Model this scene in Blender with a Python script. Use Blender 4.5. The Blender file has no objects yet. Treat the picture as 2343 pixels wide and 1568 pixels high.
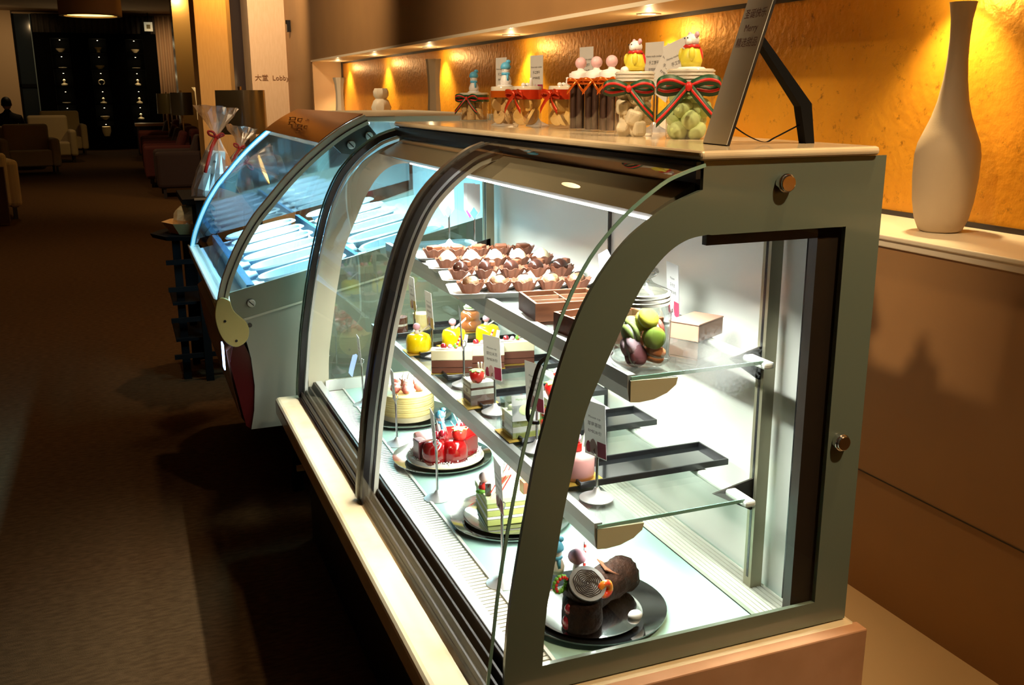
import bpy, bmesh, math, random
from mathutils import Vector, Matrix
random.seed(7)
PI = math.pi
S = bpy.context.scene
COL = S.collection
# ------------------------------------------------------------------ camera
cam_d = bpy.data.cameras.new('camera'); cam = bpy.data.objects.new('camera', cam_d); COL.objects.link(cam)
yaw, pit, rol = 0.37660012, 0.25154851, -0.00342001
fwd = Vector((math.sin(yaw)*math.cos(pit), math.cos(yaw)*math.cos(pit), -math.sin(pit)))
rt0 = Vector((math.cos(yaw), -math.sin(yaw), 0)); up0 = rt0.cross(fwd)
rt = rt0*math.cos(rol) + up0*math.sin(rol); upv = -rt0*math.sin(rol) + up0*math.cos(rol)
cam.matrix_world = Matrix(((rt.x, upv.x, -fwd.x, 0), (rt.y, upv.y, -fwd.y, 0), (rt.z, upv.z, -fwd.z, 1.355), (0, 0, 0, 1)))
cam_d.sensor_fit = 'HORIZONTAL'; cam_d.sensor_width = 36.0; cam_d.lens = 2216.3/2343*36.0
cam_d.clip_start = 0.02; cam_d.clip_end = 100
S.camera = cam
# ------------------------------------------------------------------ world, exposure
W = bpy.data.worlds.new('world'); S.world = W; W.use_nodes = True
W.node_tree.nodes['Background'].inputs[0].default_value = (1.0, 0.72, 0.48, 1)
W.node_tree.nodes['Background'].inputs[1].default_value = 0.022
S.view_settings.view_transform = 'Standard'; S.view_settings.look = 'None'
S.view_settings.exposure = 0.0; S.view_settings.gamma = 1.0
S.view_settings.use_curve_mapping = False
try:
    S.cycles.use_denoising = True; S.cycles.denoiser = 'OPENIMAGEDENOISE'
    S.cycles.max_bounces = 10; S.cycles.transparent_max_bounces = 24
    S.cycles.diffuse_bounces = 4; S.cycles.glossy_bounces = 4
    S.cycles.caustics_reflective = False; S.cycles.caustics_refractive = False
    S.cycles.sample_clamp_indirect = 4.0
except Exception: pass

def area(name, loc, rot, sx, sy, power, col=(1, 1, 1), spread=PI):
    d = bpy.data.lights.new(name, 'AREA'); d.shape = 'RECTANGLE'; d.size = sx; d.size_y = sy
    d.energy = power; d.color = col; d.spread = spread
    o = bpy.data.objects.new(name, d); o.location = loc; o.rotation_euler = rot; COL.objects.link(o); return o
def spot(name, loc, target, power, angle, col, blend=0.5, rad=0.03):
    d = bpy.data.lights.new(name, 'SPOT'); d.energy = power; d.spot_size = math.radians(angle); d.spot_blend = blend
    d.color = col; d.shadow_soft_size = rad
    o = bpy.data.objects.new(name, d); o.location = loc
    o.rotation_euler = (Vector(target)-Vector(loc)).to_track_quat('-Z', 'Y').to_euler(); COL.objects.link(o); return o
WARM = (1.0, 0.66, 0.32); WARM2 = (1.0, 0.74, 0.46); COOL = (0.93, 1.0, 0.93)
# unseen ceiling-height spots of the hall, several added to brighten one surface
spot('unseen_spot', (1.35, -0.1, 3.2), (0.95, 1.5, 0.95), 260, 35, WARM2, 0.9, 0.05)
spot('unseen_spot', (-0.1, 3.4, 3.3), (1.8, 3.9, 2.35), 420, 78, WARM2, 0.9, 0.08)  # added to wash the upper taupe wall
spot('unseen_spot', (0.2, 7.0, 3.3), (1.8, 7.9, 2.3), 260, 80, WARM2, 0.9, 0.08)  # second wall wash, added farther along
spot('unseen_spot', (-1.2, 0.9, 3.2), (0.95, 2.1, 1.3), 430, 30, WARM2, 0.8, 0.06)  # added on the customer side to light slab cards and jars
spot('unseen_spot', (1.35, 0.9, 3.2), (1.6, 1.7, 0.0), 110, 60, WARM, 0.9, 0.06)  # added for the tan floor behind the counter
spot('unseen_spot', (0.9, 5.6, 3.2), (0.2, 4.6, 0), 90, 100, WARM, 0.9, 0.06)
spot('unseen_spot', (-0.1, 4.0, 3.2), (.38, 4.75, .9), 60, 34, WARM2, 0.8, 0.05)  # added over the display stand to lift the dark treats
spot('unseen_spot', (-0.6, 8.5, 3.2), (-0.7, 8.3, 0), 95, 110, WARM, 0.9, 0.06)
spot('unseen_spot', (-0.9, 15, 3.2), (-0.9, 15, 0), 95, 120, WARM, 0.9, 0.06)
spot('unseen_spot', (-1.3, 21.5, 3.2), (-1.3, 22.0, 0), 38, 120, WARM, 0.9, 0.06)
spot('unseen_spot', (1.0, 9.6, 3.2), (1.7, 11.3, 1.6), 260, 80, WARM2, 0.9, 0.06)
spot('unseen_spot', (1.35, 12.4, 3.0), (1.35, 13.2, 1.8), 170, 120, (1.0, 0.55, 0.12), 0.9, 0.05)
spot('unseen_spot', (1.3, 25.6, 3.2), (1.5, 27.5, 1.9), 110, 80, WARM, 0.9, 0.05)  # added to brighten the tan curtain
spot('unseen_spot', (1.25, 19.2, 3.15), (1.35, 20.4, 2.2), 90, 100, (1.0, 0.62, 0.18), 0.9, 0.05)
spot('unseen_spot', (-1.9, 25.2, 3.15), (-2.6, 27.4, 1.9), 70, 90, WARM, 0.9, 0.05)

# ------------------------------------------------------------------ materials
MATS = {}
def mat(name, col, rough=0.5, metal=0.0, spec=0.5, em=None, ems=0, noise=None, bump=None, coat=0, sss=0, trans=0):
    if name in MATS: return MATS[name]
    m = bpy.data.materials.new(name); m.use_nodes = True; nt = m.node_tree; b = nt.nodes['Principled BSDF']
    b.inputs['Base Color'].default_value = (*col, 1); b.inputs['Roughness'].default_value = rough
    b.inputs['Metallic'].default_value = metal; b.inputs['Specular IOR Level'].default_value = spec
    b.inputs['Coat Weight'].default_value = coat; b.inputs['Coat Roughness'].default_value = 0.06
    if sss: b.inputs['Subsurface Weight'].default_value = sss; b.inputs['Subsurface Radius'].default_value = (.01, .006, .004)
    if trans: b.inputs['Transmission Weight'].default_value = trans
    if em: b.inputs['Emission Color'].default_value = (*em, 1); b.inputs['Emission Strength'].default_value = ems
    if noise or bump:
        tc = nt.nodes.new('ShaderNodeTexCoord'); mp = nt.nodes.new('ShaderNodeMapping')
        nt.links.new(tc.outputs['Object'], mp.inputs[0])
        if noise:
            col2, sc, lo, hi = noise[:4]; stretch = noise[4] if len(noise) > 4 else (1, 1, 1)
            mp.inputs['Scale'].default_value = stretch
            n = nt.nodes.new('ShaderNodeTexNoise'); n.inputs['Scale'].default_value = sc; n.inputs['Detail'].default_value = 6
            nt.links.new(mp.outputs[0], n.inputs['Vector'])
            r = nt.nodes.new('ShaderNodeValToRGB'); r.color_ramp.elements[0].position = lo; r.color_ramp.elements[1].position = hi
            r.color_ramp.elements[0].color = (*col, 1); r.color_ramp.elements[1].color = (*col2, 1)
            nt.links.new(n.outputs['Fac'], r.inputs[0]); nt.links.new(r.outputs[0], b.inputs['Base Color'])
        if bump:
            sc, st, dist = bump
            n2 = nt.nodes.new('ShaderNodeTexNoise'); n2.inputs['Scale'].default_value = sc; n2.inputs['Detail'].default_value = 4
            nt.links.new(tc.outputs['Object'], n2.inputs['Vector'])
            bp = nt.nodes.new('ShaderNodeBump'); bp.inputs['Strength'].default_value = st; bp.inputs['Distance'].default_value = dist
            nt.links.new(n2.outputs['Fac'], bp.inputs['Height']); nt.links.new(bp.outputs[0], b.inputs['Normal'])
    MATS[name] = m; return m
def glass(name, tint=(1, 1, 1), base=0.04, rough=0.0, strength=1.0):
    """thin pane: transparent with Schlick reflection"""
    if name in MATS: return MATS[name]
    m = bpy.data.materials.new(name); m.use_nodes = True; nt = m.node_tree; nt.nodes.clear()
    out = nt.nodes.new('ShaderNodeOutputMaterial'); mx = nt.nodes.new('ShaderNodeMixShader')
    t = nt.nodes.new('ShaderNodeBsdfTransparent'); g = nt.nodes.new('ShaderNodeBsdfGlossy')
    t.inputs[0].default_value = (*tint, 1); g.inputs['Roughness'].default_value = rough; g.inputs[0].default_value = (1, 1, 1, 1)
    lw = nt.nodes.new('ShaderNodeLayerWeight'); lw.inputs[0].default_value = 0.5
    p = nt.nodes.new('ShaderNodeMath'); p.operation = 'POWER'; p.inputs[1].default_value = 5
    ma = nt.nodes.new('ShaderNodeMath'); ma.operation = 'MULTIPLY_ADD'; ma.inputs[1].default_value = strength; ma.inputs[2].default_value = base
    ma.use_clamp = True
    nt.links.new(lw.outputs['Facing'], p.inputs[0]); nt.links.new(p.outputs[0], ma.inputs[0]); nt.links.new(ma.outputs[0], mx.inputs[0])
    nt.links.new(t.outputs[0], mx.inputs[1]); nt.links.new(g.outputs[0], mx.inputs[2]); nt.links.new(mx.outputs[0], out.inputs[0])
    MATS[name] = m; return m
def glow(name, col, s):
    if name in MATS: return MATS[name]
    m = mat(name, (0.8, 0.8, 0.8), em=col, ems=s); return m

# ------------------------------------------------------------------ mesh helpers
class B:
    def __init__(s): s.b = bmesh.new()
    def box(s, x0, x1, y0, y1, z0, z1):
        vs = [s.b.verts.new((x, y, z)) for x in (x0, x1) for y in (y0, y1) for z in (z0, z1)]
        for f in ((0, 1, 3, 2), (4, 6, 7, 5), (0, 4, 5, 1), (2, 3, 7, 6), (0, 2, 6, 4), (1, 5, 7, 3)):
            s.b.faces.new([vs[i] for i in f])
        return s
    def rbox(s, c, sz, rz=0, ry=0, rx=0):
        M = Matrix.Translation(c) @ Matrix.Rotation(rz, 4, 'Z') @ Matrix.Rotation(ry, 4, 'Y') @ Matrix.Rotation(rx, 4, 'X')
        n = len(s.b.verts); h = [v/2 for v in sz]; s.box(-h[0], h[0], -h[1], h[1], -h[2], h[2])
        s.b.verts.ensure_lookup_table()
        for v in s.b.verts[n:]: v.co = M @ v.co
        return s
    def lathe(s, prof, c=(0, 0, 0), seg=24, sx=1, sy=1, tw=None):
        rings = []
        for k, (r, z) in enumerate(prof):
            if r < 1e-6: rings.append([s.b.verts.new((c[0], c[1], c[2]+z))])
            else: rings.append([s.b.verts.new((c[0]+r*sx*math.cos(2*PI*i/seg), c[1]+r*sy*math.sin(2*PI*i/seg), c[2]+z)) for i in range(seg)])
        for a, b_ in zip(rings, rings[1:]):
            if len(a) == 1 and len(b_) == 1: continue
            for i in range(seg):
                j = (i+1) % seg
                if len(a) == 1: s.b.faces.new((a[0], b_[j], b_[i]))
                elif len(b_) == 1: s.b.faces.new((a[i], a[j], b_[0]))
                else: s.b.faces.new((a[i], a[j], b_[j], b_[i]))
        return s
    def cyl(s, c, r, h, seg=20, r2=None):
        r2 = r if r2 is None else r2
        return s.lathe([(0, 0), (r, 0), (r2, h), (0, h)], c, seg)
    def sph(s, c, r, seg=16, rings=10):
        if not hasattr(r, '__len__'): r = (r, r, r)
        n = len(s.b.verts)
        s.lathe([(math.sin(PI*k/rings) if 0 < k < rings else 0, -math.cos(PI*k/rings)) for k in range(rings+1)], (0, 0, 0), seg)
        s.b.verts.ensure_lookup_table()
        for v in s.b.verts[n:]: v.co = Vector((c[0]+v.co.x*r[0], c[1]+v.co.y*r[1], c[2]+v.co.z*r[2]))
        return s
    def tube(s, pts, r, seg=8, cap=True):
        pts = [Vector(p) for p in pts]; rings = []; n = len(pts); ref = None
        for i, p in enumerate(pts):
            t = (pts[min(i+1, n-1)]-pts[max(i-1, 0)]).normalized()
            if ref is None: ref = Vector((0, 0, 1)) if abs(t.z) < .9 else Vector((1, 0, 0))
            u = t.cross(ref).normalized(); w = u.cross(t).normalized(); ref = w
            rr = r[i] if hasattr(r, '__len__') else r
            rings.append([s.b.verts.new(p+u*rr*math.cos(2*PI*k/seg)+w*rr*math.sin(2*PI*k/seg)) for k in range(seg)])
        for a, b_ in zip(rings, rings[1:]):
            for i in range(seg):
                j = (i+1) % seg; s.b.faces.new((a[i], a[j], b_[j], b_[i]))
        if cap: s.b.faces.new(rings[0][::-1]); s.b.faces.new(rings[-1])
        return s
    def ribbon(s, pts, widths, wdir=(0, 0, 1)):
        pts = [Vector(p) for p in pts]; prev = None; wd = Vector(wdir)
        for i, p in enumerate(pts):
            w = widths[i] if hasattr(widths, '__len__') else widths
            cur = (s.b.verts.new(p-wd*w/2), s.b.verts.new(p+wd*w/2))
            if prev: s.b.faces.new((prev[0], cur[0], cur[1], prev[1]))
            prev = cur
        return s
    def prism(s, poly, axis, a0, a1):
        def P(p, a):
            return (a, p[0], p[1]) if axis == 0 else ((p[0], a, p[1]) if axis == 1 else (p[0], p[1], a))
        v0 = [s.b.verts.new(P(p, a0)) for p in poly]; v1 = [s.b.verts.new(P(p, a1)) for p in poly]
        n = len(poly); s.b.faces.new(v0[::-1]); s.b.faces.new(v1)
        for i in range(n):
            j = (i+1) % n; s.b.faces.new((v0[i], v0[j], v1[j], v1[i]))
        return s
    def xf(s, M):
        for v in s.b.verts: v.co = M @ v.co
        return s
    def o(s, name, m, parent=None, smooth=False, bev=0, solid=0, kind=None, seg=2, loc=None, rz=None, ry=None, rx=None, label=None, sub=0):
        bmesh.ops.recalc_face_normals(s.b, faces=s.b.faces)
        me = bpy.data.meshes.new(name); s.b.to_mesh(me); s.b.free()
        if isinstance(m, (list, tuple)):
            for q in m: me.materials.append(q)
        else: me.materials.append(m)
        if smooth:
            me.polygons.foreach_set('use_smooth', [True]*len(me.polygons))
            if smooth != 'all':
                try: me.set_sharp_from_angle(angle=math.radians(40))
                except Exception: pass
        ob = bpy.data.objects.new(name, me); COL.objects.link(ob)
        if parent: ob.parent = parent
        if solid:
            q = ob.modifiers.new('solid', 'SOLIDIFY'); q.thickness = solid; q.offset = 0
        if bev:
            q = ob.modifiers.new('bevel', 'BEVEL'); q.width = bev; q.segments = seg; q.limit_method = 'ANGLE'; q.angle_limit = math.radians(40)
        if sub:
            q = ob.modifiers.new('sub', 'SUBSURF'); q.levels = sub; q.render_levels = sub
        if kind: ob['kind'] = kind
        if label: ob['label'] = label
        if loc: ob.location = loc
        if rz is not None or ry is not None or rx is not None: ob.rotation_euler = (rx or 0, ry or 0, rz or 0)
        return ob
def thing(name, label, cat, loc=(0, 0, 0), rz=0, group=None, rx=0, ry=0):
    o = bpy.data.objects.new(name, None); COL.objects.link(o); o.location = loc; o.rotation_euler = (rx, ry, rz)
    o.empty_display_size = .02; o['label'] = label; o['category'] = cat
    if group: o['group'] = group
    return o
def tag(o, label, cat, group=None):
    o['label'] = label; o['category'] = cat
    if group: o['group'] = group
    return o
def dup(root, loc, rz=0, label=None, group=None, scale=None):
    def cp(o, par):
        c = o.copy(); COL.objects.link(c); c.parent = par
        for ch in list(o.children): cp(ch, c)
        return c
    r = cp(root, None); r.location = loc; r.rotation_euler = (0, 0, rz)
    if label: r['label'] = label
    if group: r['group'] = group
    if scale: r.scale = scale
    return r
TXT = {}
def text(body, size, m, parent, loc, rot, name='printed_text', align='CENTER', ext=0.0):
    k = (body, size, align, ext)
    if k not in TXT:
        c = bpy.data.curves.new('txt', 'FONT'); c.body = body; c.size = size; c.align_x = align; c.resolution_u = 2; c.extrude = ext
        t = bpy.data.objects.new('txt', c); COL.objects.link(t); bpy.context.view_layer.update()
        TXT[k] = bpy.data.meshes.new_from_object(t.evaluated_get(bpy.context.evaluated_depsgraph_get()))
        bpy.data.objects.remove(t)
    me = TXT[k]
    if m.name not in [q.name for q in me.materials if q]:
        me = me.copy(); me.materials.clear(); me.materials.append(m); TXT[k] = me
    o = bpy.data.objects.new(name, me); COL.objects.link(o); o.parent = parent; o.location = loc; o.rotation_euler = rot
    return o

M_white = mat('white_porcelain', (0.82, 0.82, 0.8), 0.2, coat=0.3)
M_paper = mat('card_paper', (0.82, 0.82, 0.80), 0.6)
_nt = M_paper.node_tree; _mx = _nt.nodes.new('ShaderNodeMixShader'); _tr = _nt.nodes.new('ShaderNodeBsdfTranslucent'); _tr.inputs[0].default_value = (.85, .85, .82, 1); _mx.inputs[0].default_value = .45
_nt.links.new(_nt.nodes['Principled BSDF'].outputs[0], _mx.inputs[1]); _nt.links.new(_tr.outputs[0], _mx.inputs[2]); _nt.links.new(_mx.outputs[0], _nt.nodes['Material Output'].inputs[0])
M_ink = mat('dark_ink', (0.03, 0.03, 0.035), 0.6)
M_chrome = mat('chrome', (0.82, 0.82, 0.85), 0.12, 1.0); M_chromeb = mat('satin_chrome', (0.85, 0.85, 0.86), 0.34, .75)
M_steel = mat('brushed_steel', (0.62, 0.64, 0.62), 0.32, 1.0)
M_alu = mat('satin_aluminium', (0.62, 0.63, 0.62), 0.38, 0.7)
M_black = mat('black_plastic', (0.012, 0.012, 0.013), 0.25)
M_blackm = mat('matt_black', (0.005, 0.005, 0.005), 0.85, spec=.12)
M_rubber = mat('brown_black_track', (0.018, 0.012, 0.008), 0.42, spec=.35)
M_stone = mat('cream_marble', (0.78, 0.63, 0.40), 0.18, noise=((0.64, 0.47, 0.26), 7, 0.45, 0.75), coat=0.3)
M_glass = glass('clear_glass', (0.97, 1.0, 0.985), 0.045)
M_pane = glass('display_pane', (0.97, 1.0, 0.99), 0.03, 0.0, 0.6)
M_jar = glass('jar_glass', (0.96, 0.98, 0.98), 0.14, 0.03)
M_edge = mat('green_glass_edge', (0.22, 0.42, 0.34), 0.1, coat=1)
# ================================================================== THE SETTING
M_floor = mat('brown_carpet', (0.085, 0.045, 0.018), 0.95, spec=0.05, noise=((0.055, 0.028, 0.011), 30, 0.35, 0.65, (1, 3, 1)), bump=(350, 0.5, 0.004))
M_ceil = mat('warm_ceiling', (0.55, 0.42, 0.28), 0.9)
M_wall = mat('taupe_wall_panel', (0.36, 0.195, 0.075), 0.5, spec=.25, noise=((0.31, 0.165, 0.065), 2.2, 0.35, 0.7))
M_tan = mat('tan_wall', (0.62, 0.44, 0.26), 0.8)
M_gold = mat('gold_leaf', (0.94, 0.43, 0.03), 0.40, 0.45, noise=((0.80, 0.34, 0.02), 5, 0.3, 0.7), bump=(38, 0.5, 0.006))
_nt = M_gold.node_tree; _b = _nt.nodes['Principled BSDF']; _src = _b.inputs['Base Color'].links[0].from_socket
_n = _nt.nodes.new('ShaderNodeTexNoise'); _n.inputs['Scale'].default_value = 26; _n.inputs['Detail'].default_value = 9; _n.inputs['Roughness'].default_value = .75
_tc = _nt.nodes.new('ShaderNodeTexCoord'); _nt.links.new(_tc.outputs['Object'], _n.inputs['Vector'])
_r = _nt.nodes.new('ShaderNodeValToRGB'); _r.color_ramp.elements[0].position = .30; _r.color_ramp.elements[0].color = (.22, .16, .10, 1); _r.color_ramp.elements[1].position = .42; _r.color_ramp.elements[1].color = (1, 1, 1, 1)
_m = _nt.nodes.new('ShaderNodeMixRGB'); _m.blend_type = 'MULTIPLY'; _m.inputs[0].default_value = .8
_nt.links.new(_n.outputs['Fac'], _r.inputs[0]); _nt.links.new(_src, _m.inputs[1]); _nt.links.new(_r.outputs[0], _m.inputs[2]); _nt.links.new(_m.outputs[0], _b.inputs['Base Color'])
M_soffit = mat('niche_soffit_paint', (0.72, 0.56, 0.34), 0.5)
M_ledge = mat('niche_ledge_stone', (0.80, 0.70, 0.52), 0.3)
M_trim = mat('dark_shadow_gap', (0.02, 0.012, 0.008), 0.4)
fl = B().box(-6, 3.2, -2.5, 28.2, -.05, 0).o('floor', M_floor, kind='structure')
cl = B().box(-6, 3.2, -2.5, 28.2, 3.36, 3.42).o('ceiling', M_ceil, kind='structure')
wr = B().box(1.8, 2.3, -2.5, 9.84, 0, .972).box(1.8, 2.3, -2.5, 9.84, 1.668, 3.36).box(1.8, 2.3, 9.84, 11.3, 0, 3.36).o('wall_right', M_wall, kind='structure')
B().box(1.797, 1.80, -2.5, 11.28, .352, .354).o('joint', M_trim, wr)
B().box(1.79, 2.12, -2.5, 9.84, .972, .992).box(1.78, 2.12, -2.5, 9.84, .992, 1.004).o('niche_ledge', M_ledge, wr, bev=.003)
B().box(1.802, 2.10, -2.5, 9.84, 1.660, 1.6675).o('niche_soffit', M_soffit, wr); B().box(1.794, 1.802, -2.5, 9.84, 1.660, 1.676).o('niche_lip', M_ledge, wr)
B().box(1.115, 1.80, -2.5, 11.3, 0, .004).o('trim_1', mat('tan_service_floor', (.58, .40, .20), .35), kind='structure')
B().box(2.10, 2.13, -2.5, 9.84, 1.0, 1.67).o('gold_panel', M_gold, wr)
B().box(1.806, 2.10, 9.82, 9.84, 1.004, 1.668).o('niche_end_panel', M_tan, wr)
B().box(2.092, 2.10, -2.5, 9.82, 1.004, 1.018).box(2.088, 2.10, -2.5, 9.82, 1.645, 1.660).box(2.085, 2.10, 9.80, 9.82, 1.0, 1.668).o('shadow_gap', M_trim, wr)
wl = B().box(-6.1, -6, -2.5, 28.2, 0, 3.36).o('wall_left', M_tan, kind='structure')
wn = B().box(-6.1, 2.3, -2.6, -2.5, 0, 3.36).o('wall_near', M_tan, kind='structure')
wf = B().box(-6.1, -2.2, 27.6, 27.8, 0, 3.36).box(-2.2, 3.2, 28.0, 28.2, 0, 3.36).o('wall_far', M_tan, kind='structure')
wr2 = B().box(3.1, 3.2, 11.3, 28, 0, 3.36).o('wall_lounge_right', M_tan, kind='structure')
M_cream = mat('cream_pillar', (0.80, 0.56, 0.34), 0.7, noise=((0.76, 0.52, 0.30), 60, .4, .6, (1, 1, .15)))
lob = B().box(1.41, 2.35, 11.3, 11.9, 0, 3.36).o('lobby_pillar', M_cream, kind=None)
tag(lob, 'cream pillar with small Lobby lettering beside the taupe wall', 'pillar')
M_brn = mat('brown_letter', (0.25, 0.11, 0.04), 0.6)
text('大堂  Lobby', .074, M_brn, lob, (1.625, 11.296, 1.508), (PI/2, 0, 0), 'lettering', ext=.001)
lp2 = B().box(1.30, 1.43, 12.0, 12.4, 0, 3.36).o('pillar_strip', mat('dark_bronze_glass', (0.05, 0.035, 0.03), 0.1), None)
tag(lp2, 'narrow dark glossy strip between the two big pillars', 'pillar')
tp = B().box(.985, 1.535, 13.0, 13.8, 0, 3.36).o('tan_pillar', mat('orange_tan_pillar', (0.70, 0.42, 0.16), 0.7, noise=((0.66, 0.38, 0.14), 60, .4, .6, (1, 1, .1))))
tag(tp, 'wide orange tan pillar lit from above behind the big lamp shade', 'pillar')
mp_ = B().box(1.12, 1.85, 20.0, 20.7, 0, 3.36).o('bronze_mirror_pillar', mat('bronze_mirror', (0.42, 0.27, 0.13), 0.25, .5))
tag(mp_, 'bronze mirrored pillar behind the tan pillar, left of it', 'pillar')
sens = thing('wall_hook', 'small dark sensor high on the taupe wall beside the pillar', 'sensor', (1.8, 10.95, 2.06))
B().rbox((-.02, 0, 0), (.04, .06, .12)).o('housing', M_black, sens); B().cyl((-.03, 0, .02), .022, .04).o('lens', M_chrome, sens)
# far display wall with lit niches
M_dscr = mat('near_black_panel', (0.002, 0.002, 0.002), 0.95, spec=.03)
dw = thing('display_wall', 'tall black display wall with three columns of lit objects', 'display cabinet', (-.33, 27.4, 0))
B().box(-1.42, 1.42, 0, .06, 0, .18).box(-1.42, 1.42, .30, .34, 0, 2.85).box(-1.42, 1.42, 0, .3, 2.72, 2.85).box(-1.42, -1.05, 0, .3, .18, 2.72).box(1.10, 1.42, 0, .3, .18, 2.72).box(-.62, -.17, 0, .3, .18, 2.72).box(.23, .68, 0, .3, .18, 2.72).o('carcass', M_dscr, dw)
cols_px = (-.835, .03, .89); nid = 0
rowz = [2.42, 2.02, 1.62, 1.17, .77, .36]
M_nl = glow('niche_lamp', (1, .82, .5), 4)
for ci, cx in enumerate(cols_px):
    for ri, z in enumerate(rowz):
        B().box(cx-.22, cx+.21, 0.0, .3, z-.05, z-.03).o('shelf', M_dscr, dw)
        B().cyl((cx, .15, z+.26), .014, .01, 10).o('lamp', M_nl, dw)
shapes = ['bowl', 'cup', 'ring', 'dish', 'figurine', 'pot']
cname = ['left', 'middle', 'right']; rname = ['top', 'second', 'third', 'fourth', 'fifth', 'bottom']
M_on = mat('niche_ceramic', (0.9, 0.8, 0.55), 0.35, em=(1, .85, .5), ems=0.0)
for ci, cx in enumerate(cols_px):
    for ri, z in enumerate(rowz):
        kind = [['bowl', 'dish', 'figurine', 'dish', 'figurine', 'figurine'], ['cup', 'bowl', 'ring', 'figurine', 'bowl', 'pot'], ['bowl', 'dish', 'figurine', 'figurine', 'figurine', 'dish']][ci][ri]
        b = B()
        if kind == 'bowl': b.lathe([(0, 0), (.04, 0), (.10, .06), (.11, .09), (.10, .09), (.05, .02), (0, .02)], seg=16)
        elif kind == 'cup': b.lathe([(0, 0), (.05, 0), (.04, .05), (.09, .13), (.08, .13), (.03, .05), (0, .05)], seg=16)
        elif kind == 'dish': b.lathe([(0, 0), (.05, 0), (.10, .035), (.09, .04), (0, .015)], seg=16)
        elif kind == 'ring':
            b.tube([(.07*math.cos(a), 0, .07+.06*math.sin(a)) for a in [i*PI/8 for i in range(-3, 12)]], .014)
        elif kind == 'pot': b.lathe([(0, 0), (.07, 0), (.11, .12), (.11, .24), (.10, .24), (.06, .02), (0, .02)], seg=16)
        else: b.lathe([(0, 0), (.07, 0), (.08, .03), (.03, .06), (.02, .10), (.035, .13), (0, .16)], seg=12)
        o = b.o('ornament', M_on, smooth=True, loc=(-.33+cx, 27.52, z-.03 if kind != 'ring' else z-.022))
        tag(o, 'lit pale %s in the %s niche of the %s column of the black wall' % (kind, rname[ri], cname[ci]), 'ornament', 'ornaments in the lit niches of the black display wall')
        d = bpy.data.lights.new('niche_light', 'POINT'); d.energy = 1.3 if ri % 2 == 0 else .8; d.color = (1, .78, .42); d.shadow_soft_size = 0
        lo = bpy.data.objects.new('niche_light', d); lo.location = (-.33+cx, 27.5, z+.2); COL.objects.link(lo)
# curtains + valance
def curtain(name, x0, x1, y, z0, z1, m, amp=.03, n=10):
    b = B(); pts = []
    for i in range(n*8+1):
        t = i/(n*8); pts.append((x0+(x1-x0)*t, y+amp*math.sin(t*n*2*PI)))
    v0 = [b.b.verts.new((p[0], p[1], z0)) for p in pts]; v1 = [b.b.verts.new((p[0], p[1], z1)) for p in pts]
    for i in range(len(pts)-1): b.b.faces.new((v0[i], v0[i+1], v1[i+1], v1[i]))
    return b.o(name, m, smooth='all', solid=.004)
c1 = curtain('curtain', 1.10, 1.95, 27.5, .02, 3.3, mat('tan_curtain', (0.42, 0.27, 0.16), 0.85), .04, 7); tag(c1, 'tan pleated curtain right of the black display wall', 'curtain')
c2 = curtain('curtain', -1.74, 1.10, 27.5, 2.86, 3.3, mat('grey_brown_curtain', (0.07, 0.06, 0.05), 0.85), .03, 22); tag(c2, 'dark pleated pelmet curtain above the black display wall', 'curtain')
win = thing('window_1', '', '', (-1.97, 27.75, 0)); del win['label']; del win['category']; win['kind'] = 'structure'
B().box(-.25, -.18, -.05, .05, 0, 3.3).box(.18, .25, -.05, .05, 0, 3.3).box(-.25, .25, -.05, .05, 1.55, 1.63).o('window_frame', M_blackm, win)
B().box(-.18, .18, 0, .01, 0, 3.3).o('pane', mat('night_glass', (0.02, 0.03, 0.04), 0.08), win)
B().box(.17, .19, -.08, -.06, 0, 3.3).o('blind_edge', mat('pale_blue_blind', (0.2, 0.28, 0.3), 0.6), win)
sg = thing('exit_sign', 'small pale square sign above the right of the display wall', 'sign', (.93, 27.2, 3.02))
B().box(-.008, .008, -.008, .008, .11, .34).o('hanging_rod', M_blackm, sg)
B().box(-.10, .10, -.02, .02, -.11, .11).o('plate', mat('sign_plate', (0.8, 0.78, 0.6), 0.5, em=(.8, .75, .5), ems=.25), sg)
B().box(-.045, .045, -.024, -.02, -.05, .05).o('pictogram', mat('olive_print', (0.3, 0.28, 0.15), 0.6), sg)
# niche downlights
M_lampdisc = glow('downlight_disc', (1, .85, .6), 30)
for i, y in enumerate((-.95, .55, 2.05, 3.55, 5.03, 6.52, 8.05, 9.5)):
    t = thing('niche_downlight', ['', '', 'recessed niche downlight above the tall vase', 'recessed niche downlight nearest the standing frame', 'second niche downlight from the standing frame', 'third niche downlight from the standing frame', 'fourth niche downlight from the standing frame', 'niche downlight at the far end beside the narrow vase'][i] or 'recessed niche downlight %s' % ('beyond the frame edge' if i else 'far behind the viewer'), 'light', (1.99, y, 1.660), group='recessed downlights in the niche soffit')
    B().lathe([(.032, -.001), (.046, -.005), (.05, -.001), (.05, .0)], seg=24).o('trim_ring', M_alu, t, smooth=True)
    B().lathe([(0, -.0015), (.03, -.0015)], seg=20).o('lamp_disc', M_lampdisc, t)
    spot('niche_spot', (1.99, y, 1.650), (2.06, y, 1.0), 30, 100, (1.0, .72, .36), .7, .02)
    d = bpy.data.lights.new('soffit_fill', 'POINT'); d.energy = 1.0; d.color = (1, .72, .36); d.shadow_soft_size = 0; lo = bpy.data.objects.new('soffit_fill', d); lo.location = (1.99, y, 1.60); COL.objects.link(lo)  # bare point added below each downlight to brighten the soffit
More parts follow.
